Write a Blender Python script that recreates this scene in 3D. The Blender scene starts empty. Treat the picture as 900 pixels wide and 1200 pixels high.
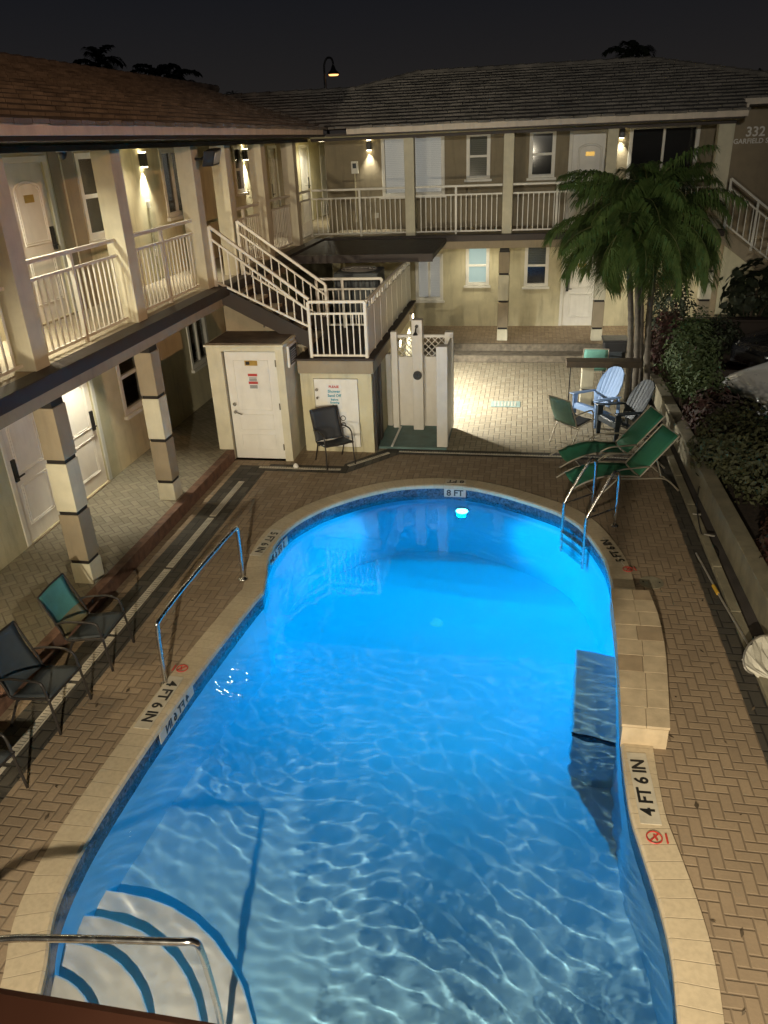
import bpy, bmesh, math, random
from mathutils import Vector, Matrix, noise
R=math.radians; V=Vector
sc=bpy.context.scene; COL=sc.collection
random.seed(7)
# ------------------------------------------------------------------ helpers
ORG={}
class MB:
    def __init__(s): s.v=[]; s.f=[]; s.uv=[]
    def add(s,vs,fs,uv=None):
        n=len(s.v); s.v+=[tuple(p) for p in vs]; s.f+=[tuple(i+n for i in f) for f in fs]
        s.uv+=(uv if uv else [(0,0)]*len(vs)); return s
    def quad(s,a,b,c,d): return s.add([a,b,c,d],[(0,1,2,3)])
    def hexa(s,p): return s.add(p,[(0,3,2,1),(4,5,6,7),(0,1,5,4),(1,2,6,5),(2,3,7,6),(3,0,4,7)])
    def box(s,x0,x1,y0,y1,z0,z1): return s.hexa([(x0,y0,z0),(x1,y0,z0),(x1,y1,z0),(x0,y1,z0),(x0,y0,z1),(x1,y0,z1),(x1,y1,z1),(x0,y1,z1)])
    def fbox(s,F,u0,u1,v0,v1,n0,n1):
        return s.hexa([F(u0,v0,n0),F(u1,v0,n0),F(u1,v1,n0),F(u0,v1,n0),F(u0,v0,n1),F(u1,v0,n1),F(u1,v1,n1),F(u0,v1,n1)])
    def bar(s,p,q,w,h,up=(0,0,1)):
        p=V(p);q=V(q);d=(q-p).normalized();up=V(up)
        if abs(d.dot(up))>.98: up=V((1,0,0))
        a=d.cross(up).normalized();b=a.cross(d); a*=w/2;b*=h/2
        return s.hexa([p-a-b,p+a-b,p+a+b,p-a+b,q-a-b,q+a-b,q+a+b,q-a+b])
    def tube(s,path,r,n=8,closed=False,cap=True):
        P=[V(p) for p in path]; m=len(P); rs=r if isinstance(r,(list,tuple)) else [r]*m
        rings=[];prev=None
        for i,p in enumerate(P):
            if closed: d=(P[(i+1)%m]-P[i-1])
            else: d=P[min(i+1,m-1)]-P[max(i-1,0)]
            d.normalize()
            if prev is None:
                u=V((0,0,1)) if abs(d.z)<.9 else V((1,0,0))
                a=d.cross(u).normalized()
            else: a=(prev-d*prev.dot(d)).normalized()
            prev=a;b=d.cross(a)
            rings.append([p+(a*math.cos(t)+b*math.sin(t))*rs[i] for t in [2*math.pi*k/n for k in range(n)]])
        vs=[q for g in rings for q in g];fs=[]
        for i in range(m if closed else m-1):
            j=(i+1)%m
            for k in range(n): fs.append((i*n+k,i*n+(k+1)%n,j*n+(k+1)%n,j*n+k))
        if cap and not closed: fs.append(tuple(range(n-1,-1,-1)));fs.append(tuple((m-1)*n+k for k in range(n)))
        return s.add(vs,fs)
    def prism(s,poly,z0,z1):
        n=len(poly)
        f0=z0 if callable(z0) else (lambda p:z0); f1=z1 if callable(z1) else (lambda p:z1)
        vs=[(p[0],p[1],f0(p)) for p in poly]+[(p[0],p[1],f1(p)) for p in poly]
        return s.add(vs,[tuple(range(n-1,-1,-1)),tuple(range(n,2*n))]+[(i,(i+1)%n,n+(i+1)%n,n+i) for i in range(n)])
    def lathe(s,prof,c=(0,0,0),n=24):
        vs=[];fs=[]
        for (r,z) in prof:
            for k in range(n): t=2*math.pi*k/n; vs.append((c[0]+r*math.cos(t),c[1]+r*math.sin(t),c[2]+z))
        for i in range(len(prof)-1):
            for k in range(n): fs.append((i*n+k,i*n+(k+1)%n,(i+1)*n+(k+1)%n,(i+1)*n+k))
        fs.append(tuple(range(n-1,-1,-1)));fs.append(tuple((len(prof)-1)*n+k for k in range(n)))
        return s.add(vs,fs)
    def build(s,name,m,parent=None,smooth=False,bevel=0,w=True,recalc=True,uv=False):
        off=ORG.get(parent.name) if (parent is not None and w) else None
        me=bpy.data.meshes.new(name)
        vs=s.v if off is None else [(a-off[0],b-off[1],c-off[2]) for a,b,c in s.v]
        me.from_pydata(vs,[],s.f)
        if uv:
            L=me.uv_layers.new(name='UVMap')
            for lp in me.loops: L.data[lp.index].uv=s.uv[lp.vertex_index]
        if recalc:
            b=bmesh.new();b.from_mesh(me);bmesh.ops.recalc_face_normals(b,faces=b.faces);b.to_mesh(me);b.free()
        if smooth:
            for p in me.polygons:p.use_smooth=True
        me.materials.append(m); me.update()
        o=bpy.data.objects.new(name,me);COL.objects.link(o)
        if parent is not None: o.parent=parent
        if off is not None: ORG[o.name]=off
        if bevel:
            md=o.modifiers.new('bevel','BEVEL');md.width=bevel;md.segments=2;md.limit_method='ANGLE'
        return o
def tag(o,label=None,cat=None,group=None,kind=None):
    if label:o['label']=label
    if cat:o['category']=cat
    if group:o['group']=group
    if kind:o['kind']=kind
    return o
def thing(name,label,cat,loc=(0,0,0),rz=0,group=None):
    o=bpy.data.objects.new(name,None);COL.objects.link(o);o.empty_display_size=.2
    o.location=loc;o.rotation_euler=(0,0,rz);ORG[o.name]=tuple(loc);return tag(o,label,cat,group)
def copy_tree(o,parent=None):
    c=o.copy();COL.objects.link(c)
    if parent is not None:c.parent=parent
    for ch in list(o.children):copy_tree(ch,c)
    return c
def dup(o,loc,rz,label=None):
    c=copy_tree(o);c.location=loc;c.rotation_euler=(0,0,rz)
    if label:c['label']=label
    return c
def shared(o,parent,offset):
    c=o.copy();COL.objects.link(c);c.parent=parent;c.location=V(o.location)+V(offset);return c
def smoothpath(pts,n=6,closed=False):
    P=[V(p) for p in pts];m=len(P);out=[]
    for i in range(m if closed else m-1):
        g=lambda k:P[k%m] if closed else P[max(0,min(m-1,k))]
        a,b,c,d=g(i-1),g(i),g(i+1),g(i+2)
        for k in range(n):
            t=k/n
            out.append(.5*((2*b)+(c-a)*t+(2*a-5*b+4*c-d)*t*t+(3*b-a-3*c+d)*t**3))
    if not closed: out.append(P[-1])
    return out
# ------------------------------------------------------------------ materials
def newmat(name):
    m=bpy.data.materials.new(name);m.use_nodes=True;nt=m.node_tree
    return m,nt,nt.nodes['Principled BSDF']
def N(nt,t,**kw):
    n=nt.nodes.new(t)
    for k,v in kw.items():setattr(n,k,v)
    return n
def math_(nt,op,a,b=None,c=None):
    n=N(nt,'ShaderNodeMath',operation=op)
    for i,x in enumerate((a,b,c)):
        if x is None:continue
        if hasattr(x,'is_output'):nt.links.new(x,n.inputs[i])
        else:n.inputs[i].default_value=x
    return n.outputs[0]
def mixc(nt,f,a,b,blend='MIX'):
    n=N(nt,'ShaderNodeMix',data_type='RGBA',blend_type=blend)
    for s,x in ((0,f),(6,a),(7,b)):
        if hasattr(x,'is_output'):nt.links.new(x,n.inputs[s])
        else:n.inputs[s].default_value=x if s==0 else (*x[:3],1)
    return n.outputs[2]
def ramp(nt,x,p0,p1,c0=(0,0,0),c1=(1,1,1)):
    r=N(nt,'ShaderNodeValToRGB');e=r.color_ramp.elements
    e[0].position=p0;e[1].position=p1;e[0].color=(*c0,1);e[1].color=(*c1,1)
    nt.links.new(x,r.inputs[0]);return r.outputs[0]
def noise_(nt,vec,scale,detail=4,rough=.55):
    n=N(nt,'ShaderNodeTexNoise');n.inputs['Scale'].default_value=scale;n.inputs['Detail'].default_value=detail;n.inputs['Roughness'].default_value=rough
    if vec is not None: nt.links.new(vec,n.inputs['Vector'])
    return n.outputs['Fac']
def bump(nt,h,strength,dist,bs):
    b=N(nt,'ShaderNodeBump');b.inputs['Strength'].default_value=strength;b.inputs['Distance'].default_value=dist
    nt.links.new(h,b.inputs['Height']);nt.links.new(b.outputs[0],bs.inputs['Normal'])
def geo(nt): return N(nt,'ShaderNodeNewGeometry').outputs['Position']
def mat(name,c,rough=.6,metal=0,var=.12,scale=6,bmp=0,bscale=60,emit=None,estr=0,coat=0,grime=0):
    """paint or plain material with uneven tone, faint stains and surface grain"""
    m,nt,b=newmat(name);p=geo(nt)
    b.inputs['Roughness'].default_value=rough;b.inputs['Metallic'].default_value=metal
    f=noise_(nt,p,scale,5)
    lo=tuple(x*(1-var) for x in c);hi=tuple(min(1,x*(1+var)) for x in c)
    col=ramp(nt,f,.3,.7,lo,hi)
    if grime:
        mp=N(nt,'ShaderNodeMapping');mp.inputs['Scale'].default_value=(5,5,.7);nt.links.new(p,mp.inputs['Vector'])
        g=noise_(nt,mp.outputs[0],1.3,6,.65)
        gf=math_(nt,'MULTIPLY',ramp(nt,g,.52,.78),grime)
        col=mixc(nt,gf,col,tuple(x*.45 for x in c))
    nt.links.new(col,b.inputs['Base Color'])
    rr=math_(nt,'MULTIPLY_ADD',f,.25,rough-.12);nt.links.new(rr,b.inputs['Roughness'])
    if bmp: bump(nt,noise_(nt,p,bscale,3),bmp,.01,b)
    if coat:b.inputs['Coat Weight'].default_value=coat;b.inputs['Coat Roughness'].default_value=.06
    if emit:b.inputs['Emission Color'].default_value=(*emit,1);b.inputs['Emission Strength'].default_value=estr
    return m
def herring(name,c0,c1,joint,L=.24,rot=0,grime=.5,rough=.75):
    """two-to-one herringbone pavers, one tone per paver, sunken joints"""
    m,nt,b=newmat(name)
    mp=N(nt,'ShaderNodeMapping');mp.inputs['Rotation'].default_value=(0,0,rot);mp.inputs['Scale'].default_value=(2/L,2/L,1)
    pos=geo(nt);nt.links.new(pos,mp.inputs['Vector'])
    sx=N(nt,'ShaderNodeSeparateXYZ');nt.links.new(mp.outputs[0],sx.inputs[0]);x,y=sx.outputs[0],sx.outputs[1]
    i=math_(nt,'FLOOR',x);j=math_(nt,'FLOOR',y);fx=math_(nt,'SUBTRACT',x,i);fy=math_(nt,'SUBTRACT',y,j)
    k=math_(nt,'FLOORED_MODULO',math_(nt,'SUBTRACT',i,j),4.0)
    k1=math_(nt,'COMPARE',k,1,.1);k2=math_(nt,'COMPARE',k,2,.1);ver=math_(nt,'GREATER_THAN',k,1.5);hor=math_(nt,'SUBTRACT',1,ver)
    u=math_(nt,'ADD',math_(nt,'MULTIPLY',hor,math_(nt,'ADD',fx,k1)),math_(nt,'MULTIPLY',ver,math_(nt,'ADD',fy,k2)))
    v=math_(nt,'ADD',math_(nt,'MULTIPLY',hor,fy),math_(nt,'MULTIPLY',ver,fx))
    d=math_(nt,'MINIMUM',math_(nt,'MINIMUM',u,math_(nt,'SUBTRACT',2,u)),math_(nt,'MINIMUM',v,math_(nt,'SUBTRACT',1,v)))
    cx=N(nt,'ShaderNodeCombineXYZ')
    nt.links.new(math_(nt,'SUBTRACT',i,k1),cx.inputs[0]);nt.links.new(math_(nt,'SUBTRACT',j,k2),cx.inputs[1]);nt.links.new(ver,cx.inputs[2])
    wn=N(nt,'ShaderNodeTexWhiteNoise');nt.links.new(cx.outputs[0],wn.inputs['Vector'])
    col=mixc(nt,wn.outputs['Value'],c0,c1)
    f=noise_(nt,pos,38,4);col=mixc(nt,math_(nt,'MULTIPLY',ramp(nt,f,.35,.75),.35),col,tuple(q*.5 for q in c0))
    st=noise_(nt,pos,.9,6,.62);col=mixc(nt,math_(nt,'MULTIPLY',ramp(nt,st,.45,.72),grime),col,tuple(q*.55 for q in c0))
    e=ramp(nt,d,.03,.11);col=mixc(nt,e,joint,col)
    nt.links.new(col,b.inputs['Base Color']);b.inputs['Roughness'].default_value=rough
    nt.links.new(math_(nt,'MULTIPLY_ADD',wn.outputs['Value'],.2,rough-.15),b.inputs['Roughness'])
    h=math_(nt,'ADD',math_(nt,'MULTIPLY',e,1.0),math_(nt,'MULTIPLY',f,.3));bump(nt,h,.7,.006,b)
    return m
def uvstone(name,c0,c1,L,joint):
    """stone coping / slab units split along the u of the strip"""
    m,nt,b=newmat(name);uvn=N(nt,'ShaderNodeUVMap');s=N(nt,'ShaderNodeSeparateXYZ');nt.links.new(uvn.outputs[0],s.inputs[0])
    q=math_(nt,'DIVIDE',s.outputs[0],L);i=math_(nt,'FLOOR',q);fr=math_(nt,'SUBTRACT',q,i)
    d=math_(nt,'MINIMUM',fr,math_(nt,'SUBTRACT',1,fr))
    wn=N(nt,'ShaderNodeTexWhiteNoise',noise_dimensions='1D');nt.links.new(i,wn.inputs['W'])
    p=geo(nt);f=noise_(nt,p,25,5)
    col=mixc(nt,wn.outputs['Value'],c0,c1);col=mixc(nt,math_(nt,'MULTIPLY',ramp(nt,f,.4,.75),.4),col,tuple(x*.55 for x in c0))
    st=noise_(nt,p,1.6,5);col=mixc(nt,math_(nt,'MULTIPLY',ramp(nt,st,.5,.75),.35),col,tuple(x*.5 for x in c0))
    e=ramp(nt,d,.008,.025);col=mixc(nt,e,joint,col);nt.links.new(col,b.inputs['Base Color']);b.inputs['Roughness'].default_value=.7
    bump(nt,math_(nt,'ADD',e,math_(nt,'MULTIPLY',f,.35)),.6,.005,b);return m
def mosaic(name):
    m,nt,b=newmat(name);p=geo(nt);vo=N(nt,'ShaderNodeTexVoronoi');vo.inputs['Scale'].default_value=38
    nt.links.new(p,vo.inputs['Vector']);s=N(nt,'ShaderNodeSeparateColor');nt.links.new(vo.outputs['Color'],s.inputs[0])
    col=ramp(nt,s.outputs[0],0,1,(.010,.016,.03),(.075,.10,.15));nt.links.new(col,b.inputs['Base Color']);b.inputs['Roughness'].default_value=.25
    return m
def sling(name,c,c2=None,zsplit=None):
    """woven mesh fabric"""
    m,nt,b=newmat(name);tc=N(nt,'ShaderNodeTexCoord').outputs['Object'];f=noise_(nt,tc,7,3)
    w1=N(nt,'ShaderNodeTexChecker');w1.inputs['Scale'].default_value=260;nt.links.new(tc,w1.inputs['Vector'])
    col=ramp(nt,f,.3,.7,tuple(x*.8 for x in c),c)
    if c2:
        s=N(nt,'ShaderNodeSeparateXYZ');nt.links.new(tc,s.inputs[0]);col=mixc(nt,math_(nt,'LESS_THAN',s.outputs[2],zsplit),col,c2)
    col=mixc(nt,math_(nt,'MULTIPLY',w1.outputs['Fac'],.3),col,tuple(x*.4 for x in c));nt.links.new(col,b.inputs['Base Color'])
    b.inputs['Roughness'].default_value=.65;b.inputs['Transmission Weight'].default_value=0;return m
def leafmat(name,c0,c1,rough=.7):
    m,nt,b=newmat(name);p=geo(nt);oi=noise_(nt,p,9,2);f=noise_(nt,p,55,1)
    col=mixc(nt,ramp(nt,oi,.35,.65),c0,c1);col=mixc(nt,math_(nt,'MULTIPLY',f,.4),col,tuple(x*.5 for x in c0))
    nt.links.new(col,b.inputs['Base Color']);b.inputs['Roughness'].default_value=rough;return m
def glassmat(name,c=(.012,.016,.02),rough=.06):
    m,nt,b=newmat(name);nt.nodes.remove(b);o=nt.nodes['Material Output']
    tr=N(nt,'ShaderNodeBsdfTransparent');tr.inputs[0].default_value=(.85,.85,.84,1);gl=N(nt,'ShaderNodeBsdfGlossy');gl.inputs['Roughness'].default_value=rough
    fr=N(nt,'ShaderNodeFresnel');fr.inputs[0].default_value=1.6;mx=N(nt,'ShaderNodeMixShader');f2=math_(nt,'MINIMUM',fr.outputs[0],.9)
    nt.links.new(f2,mx.inputs[0]);nt.links.new(tr.outputs[0],mx.inputs[1]);nt.links.new(gl.outputs[0],mx.inputs[2]);nt.links.new(mx.outputs[0],o.inputs[0]);return m
def blindmat(name,c,e=0):
    m,nt,b=newmat(name);p=geo(nt);s=N(nt,'ShaderNodeSeparateXYZ');nt.links.new(p,s.inputs[0])
    q=math_(nt,'MULTIPLY',s.outputs[2],22);fr=math_(nt,'FRACT',q);col=ramp(nt,fr,.0,.3,tuple(x*(.72 if e else .45) for x in c),c);nt.links.new(col,b.inputs['Base Color'])
    bump(nt,fr,.5,.01,b);b.inputs['Roughness'].default_value=.6
    if e: nt.links.new(col,b.inputs['Emission Color']);b.inputs['Emission Strength'].default_value=e
    return m
M={}
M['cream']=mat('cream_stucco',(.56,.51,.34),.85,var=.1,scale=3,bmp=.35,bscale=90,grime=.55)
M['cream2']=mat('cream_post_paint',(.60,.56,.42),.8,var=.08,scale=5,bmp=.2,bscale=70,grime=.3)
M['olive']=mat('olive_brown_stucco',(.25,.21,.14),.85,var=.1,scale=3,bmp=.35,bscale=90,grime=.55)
M['tan']=mat('tan_paint',(.30,.245,.165),.8,var=.1,scale=4,bmp=.25,bscale=70,grime=.35)
M['brown']=mat('dark_brown_trim',(.032,.021,.016),.6,var=.2,scale=6,bmp=.15,grime=.3)
M['ring']=mat('near_black_ring_paint',(.012,.009,.007),.7,var=.2)
M['slab']=mat('walkway_concrete',(.33,.28,.2),.8,var=.18,scale=3,bmp=.3,grime=.4)
M['white']=mat('white_rail_paint',(.76,.73,.64),.45,var=.07,scale=8,grime=.3)
M['door']=mat('white_door_paint',(.74,.72,.66),.45,var=.05,scale=5,grime=.18)
M['frame']=mat('window_frame_paint',(.72,.7,.63),.5,var=.06,grime=.2)
M['fascia']=mat('fascia_paint',(.6,.52,.42),.6,var=.12,scale=5,grime=.5,bmp=.1)
M['tile']=mat('grey_roof_tile',(.165,.15,.13),.85,var=.45,scale=2.2,bmp=.5,bscale=40,grime=.65)
M['glass']=glassmat('window_glass')
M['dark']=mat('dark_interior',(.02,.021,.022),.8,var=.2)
M['blind']=blindmat('white_blind',(.62,.62,.56),0)
M['blindglow']=blindmat('white_blind_added_glow',(.8,.8,.76),.3)  # emission stands in for outside light falling on the blind
M['blinddim']=blindmat('dim_blind',(.25,.26,.22),0)
M['litpane']=mat('lit_frosted_pane',(.16,.2,.2),.5,var=.1,scale=3,emit=(.42,.62,.6),estr=.5)
M['black']=mat('black_metal',(.015,.015,.016),.4,var=.2)
M['steel']=mat('stainless_steel',(.62,.6,.57),.24,1,var=.08,scale=12)
M['brass']=mat('brass_plate',(.55,.36,.1),.35,.8,var=.15)
M['alum']=mat('pale_aluminium',(.55,.52,.47),.4,.7,var=.1)
M['rooffelt']=mat('roof_felt',(.13,.105,.08),.9,var=.35,scale=5,bmp=.5,grime=.6)
M['teal']=mat('teal_floor_paint',(.10,.17,.16),.6,var=.25,scale=4,bmp=.2,grime=.4)
M['vinyl']=mat('cream_vinyl',(.66,.62,.55),.4,var=.05,grime=.2)
M['deck']=herring('tan_herringbone_paver',(.33,.245,.16),(.26,.19,.122),(.175,.128,.083),.2,0,.7)
M['patio']=herring('pale_herringbone_paver',(.42,.36,.25),(.33,.275,.185),(.17,.145,.1),.21,0,.4)
M['walk']=herring('grey_walkway_paver',(.27,.24,.175),(.22,.195,.145),(.14,.122,.09),.21,R(45),.5)
M['border']=herring('dark_border_paver',(.075,.065,.05),(.05,.045,.037),(.02,.018,.015),.25,0,.5)
M['step2']=mat('grey_brown_brick_edge',(.15,.125,.09),.85,var=.4,scale=9,bmp=.5,bscale=30,grime=.5)
M['step']=mat('red_brown_paver_edge',(.14,.075,.05),.8,var=.4,scale=9,bmp=.5,bscale=30,grime=.5)
M['coping']=uvstone('tan_coping_stone',(.50,.41,.28),(.45,.365,.245),.16,(.33,.265,.18))
M['ledge']=mat('tan_ledge_stone',(.48,.38,.25),.7,var=.15,scale=7,bmp=.2,grime=.2)
M['ledge2']=mat('tan_ledge_stone_dark',(.36,.27,.17),.7,var=.15,scale=7,bmp=.2,grime=.2)
M['plaster']=mat('blue_tinted_plaster',(.24,.48,.62),.7,var=.06,scale=1.5)  # white plaster, with the water's blue tint put into its colour
M['steps']=mat('step_plaster',(.68,.68,.64),.7,var=.08,scale=3)
M['mosaic']=mosaic('blue_mosaic_tile')
M['navy']=mat('navy_tile',(.008,.012,.03),.3,var=.3,scale=30)
M['markw']=mat('white_marker_tile',(.45,.405,.32),.5,var=.1,grime=.45)
M['ink']=mat('black_lettering',(.012,.012,.012),.5,var=.1)
M['red']=mat('red_lettering',(.45,.04,.03),.5,var=.1)
M['blueink']=mat('teal_blue_lettering',(.05,.28,.36),.5,var=.1)
M['paper']=mat('white_poster',(.7,.7,.68),.5,var=.04)
M['whiteink']=mat('white_lettering',(.8,.78,.74),.5,var=.06)
M['grate']=mat('white_drain_grate',(.5,.45,.36),.6,var=.15,scale=10,grime=.4)
M['conc']=mat('planter_concrete',(.21,.185,.125),.85,var=.25,scale=3,bmp=.4,grime=.5)
M['paleteal']=mat('pale_teal_frame',(.24,.32,.29),.6)
M['deadfrond']=mat('dead_frond_straw',(.22,.17,.07),.8,var=.3)
M['soil']=mat('dark_mulch',(.035,.024,.017),.95,var=.5,scale=14,bmp=.8,bscale=30)
M['asphalt']=mat('parking_asphalt',(.05,.042,.037),.9,var=.3,scale=3,bmp=.5,bscale=50)
M['drive']=herring('red_driveway_paver',(.16,.07,.045),(.1,.05,.035),(.03,.02,.018),.3,R(20),.5)
M['trunk']=mat('palm_trunk_bark',(.10,.085,.065),.9,var=.35,scale=12,bmp=.7,bscale=25)
M['frond']=leafmat('palm_frond_green',(.055,.11,.02),(.12,.18,.042))
M['frond2']=mat('palm_rachis',(.16,.17,.06),.6)
M['shrub']=leafmat('shrub_leaf_green',(.032,.06,.014),(.062,.088,.024))
M['shrubo']=leafmat('olive_shrub_leaf',(.036,.042,.016),(.07,.072,.028))
M['croton']=leafmat('red_croton_leaf',(.05,.010,.009),(.03,.022,.010))
M['darkleaf']=leafmat('dark_leaf',(.015,.025,.012),(.035,.045,.018))
M['twig']=mat('shrub_stem',(.09,.07,.05),.9)
M['car']=mat('silver_car_paint',(.62,.62,.6),.3,.2,var=.02,coat=.8)
M['carblk']=mat('black_car_paint',(.012,.012,.014),.25,var=.02,coat=.9)
M['tyre']=mat('tyre_rubber',(.02,.02,.02),.8)
M['lampglass']=mat('headlight_glass',(.6,.6,.58),.15,.3,coat=1)
M['green']=sling('green_mesh_sling',(.035,.22,.12))
M['aqua']=sling('aqua_mesh_sling',(.16,.40,.34))
M['aquatan']=sling('aqua_sling_tan_foot',(.10,.30,.27),(.24,.19,.09),.55)
M['greysl']=sling('slate_grey_sling',(.055,.066,.075))
M['blacksl']=sling('black_mesh_sling',(.035,.038,.045))
M['olivesl']=sling('olive_green_sling',(.12,.21,.15))
M['adblue']=mat('pale_blue_plastic',(.22,.35,.60),.45,var=.04)
M['addark']=mat('slate_plastic',(.018,.026,.034),.4,var=.08)
M['chairframe']=mat('bronze_chair_frame',(.04,.034,.03),.4,.3)
M['chairpale']=mat('pale_chair_frame',(.35,.31,.24),.45,.3)
M['timber']=mat('brown_timber',(.07,.05,.03),.7,var=.3,scale=6)
M['bin']=mat('black_bin_plastic',(.02,.02,.022),.5)
M['net']=mat('white_net_cloth',(.6,.57,.48),.8,var=.12,scale=7,bmp=.3)
M['ac']=mat('grey_ac_paint',(.07,.08,.085),.5,.2,var=.15)
M['railbrown']=mat('red_brown_rail_paint',(.045,.016,.009),.5,var=.1)
M['yellow']=mat('yellow_sign',(.6,.36,.04),.5)
def emat(name,c,s):
    m,nt,b=newmat(name);b.inputs['Base Color'].default_value=(*c,1);b.inputs['Emission Color'].default_value=(*c,1);b.inputs['Emission Strength'].default_value=s;return m
M['lampw']=emat('warm_lamp_lens',(1,.86,.55),22)
M['lampo']=emat('orange_lamp_lens',(1,.42,.14),3)
M['poollamp']=emat('cyan_pool_lamp_lens',(.12,.85,1),9)
# water
wm=bpy.data.materials.new('pool_water');wm.use_nodes=True;nt=wm.node_tree;nt.nodes.clear()
o=N(nt,'ShaderNodeOutputMaterial');g=N(nt,'ShaderNodeBsdfGlass');g.inputs['IOR'].default_value=1.333;g.inputs['Roughness'].default_value=0
nt.links.new(g.outputs[0],o.inputs[0]);M['water']=wm
def textmesh(s,size,name,m,parent,Fm,align='CENTER',ext=.0015,bold=.0):
    """flat lettering; Fm maps (u,v,n) to the world"""
    cu=bpy.data.curves.new('lettering','FONT');cu.body=s;cu.size=size;cu.align_x=align;cu.align_y='CENTER';cu.extrude=ext;cu.offset=bold;cu.resolution_u=3
    t=bpy.data.objects.new('lettering',cu);COL.objects.link(t)
    bpy.context.view_layer.update()
    me=bpy.data.meshes.new_from_object(t.evaluated_get(bpy.context.evaluated_depsgraph_get()))
    bpy.data.objects.remove(t);bpy.data.curves.remove(cu)
    mb=MB();mb.v=[tuple(Fm(v.co.x,v.co.y,v.co.z)) for v in me.vertices];mb.f=[tuple(p.vertices) for p in me.polygons];mb.uv=[(0,0)]*len(mb.v)
    bpy.data.meshes.remove(me);return mb.build(name,m,parent)
# ------------------------------------------------------------------ camera
H=5.2
cam=bpy.data.cameras.new('camera');co=bpy.data.objects.new('camera',cam);COL.objects.link(co);sc.camera=co
cam.sensor_width=36;cam.sensor_fit='AUTO';cam.lens=896.8/1200*36;cam.clip_start=.05;cam.clip_end=600
yaw,pitch,roll=R(-11.087),R(25.877),R(-2.517)
fw=V((math.sin(yaw)*math.cos(pitch),math.cos(yaw)*math.cos(pitch),-math.sin(pitch)))
r=V((math.cos(yaw),-math.sin(yaw),0));u=r.cross(fw)
r2=math.cos(roll)*r+math.sin(roll)*u;u2=-math.sin(roll)*r+math.cos(roll)*u
co.rotation_euler=Matrix(((r2.x,u2.x,-fw.x),(r2.y,u2.y,-fw.y),(r2.z,u2.z,-fw.z))).to_euler();co.location=(0,0,H)
# ------------------------------------------------------------------ world: night sky
w=bpy.data.worlds.new('World');sc.world=w;w.use_nodes=True;nt=w.node_tree;bg=nt.nodes['Background']
tc=N(nt,'ShaderNodeTexCoord');s=N(nt,'ShaderNodeSeparateXYZ');nt.links.new(tc.outputs['Generated'],s.inputs[0])
rp=N(nt,'ShaderNodeValToRGB');nt.links.new(s.outputs[2],rp.inputs[0]);cr=rp.color_ramp
cr.elements[0].position=0;cr.elements[0].color=(.026,.022,.019,1);cr.elements[1].position=.16;cr.elements[1].color=(.0095,.0103,.0135,1)
e=cr.elements.new(.05);e.color=(.019,.0172,.0168,1);e=cr.elements.new(.6);e.color=(.006,.0068,.0095,1)
nt.links.new(rp.outputs[0],bg.inputs[0]);bg.inputs[1].default_value=.82
# ------------------------------------------------------------------ lights
def spot(name,loc,to,e,c,ang,blend=.4,rad=.05,caus=False):
    l=bpy.data.lights.new(name,'SPOT');l.energy=e;l.color=c;l.spot_size=R(ang);l.spot_blend=blend;l.shadow_soft_size=rad
    ob=bpy.data.objects.new(name,l);COL.objects.link(ob);ob.location=loc
    ob.rotation_euler=(V(to)-V(loc)).to_track_quat('-Z','Y').to_euler()
    if caus:l.cycles.is_caustics_light=True
    return ob
def point(name,loc,e,c,rad=.06):
    l=bpy.data.lights.new(name,'POINT');l.energy=e;l.color=c;l.shadow_soft_size=rad
    ob=bpy.data.objects.new(name,l);COL.objects.link(ob);ob.location=loc;return ob
WARM=(1,.80,.50);AMB=(1,.47,.17);COOL=(1,.93,.72)
spot('flood_lamp_warm',(-.3,-2.0,6.35),(2.1,2.8,0),2000,(1,.84,.57),64,1,.12)
spot('roof_fill_lamp',(.1,-2.0,6.4),(-.6,23,7.2),3700,(1,.93,.8),46,1,.12)  # added fill to brighten the back roof, no known fixture
spot('porch_lamp_warm',(-.4,-3.0,4.3),(-.7,3.2,0),4700,(1,.88,.66),86,1,.07,True)
spot('wall_flood_warm',(-4.0,-2.5,2.3),(-3.8,12.5,2.5),3300,(1,.86,.62),27,.8,.1)
spot('street_lamp_sodium',(10.5,2.0,8.8),(-6.5,12,6.6),3400,(1,.53,.27),46,.8,.15)
spot('car_fill_lamp',(9.5,13.0,6.5),(4.9,15.5,.5),560,(1,.90,.76),62,.8,.15)  # added fill so the car shows, not a known lamp
spot('pool_lamp',(-.93,11.38,-.72),(-1.05,5,-1.6),2100,(.0,.5,1.0),160,.35,.07)
# ------------------------------------------------------------------ pool outline
PO=[(-3.23,8.02),(-3.31,8.42),(-3.42,8.85),(-3.46,9.45),(-3.36,9.95),(-3.1,10.47),(-2.76,10.87),(-2.38,11.2),(-1.97,11.44),(-1.5,11.56),(-1.1,11.575),(-.68,11.5),
(-.15,11.25),(.42,10.87),(.66,10.66),(.86,10.38),(.99,10.07),(1.1,9.69),(1.18,9.33),(1.21,8.98),(1.22,8.6),(1.22,8.2),(1.2,7.6),(1.15,7.0),(1.1,6.4),(1.06,5.79),(1.05,5.2),(1.06,4.9),(1.11,4.55),(1.17,4.12),(1.195,3.75),(1.18,3.4),(1.12,2.85),(.95,2.25),(.5,1.7),(-.3,1.4),(-1.4,1.38),(-2.3,1.6),(-2.85,2.1),(-3.06,2.6),(-3.2,2.98),(-3.33,3.25),(-3.41,3.5),(-3.47,3.9),(-3.49,4.4),(-3.47,5.3),(-3.42,6.2),(-3.32,7.3),(-3.25,7.92)]
pl=[V((p.x,p.y)) for p in smoothpath([(x,y,0) for x,y in PO],5,True)]
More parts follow.
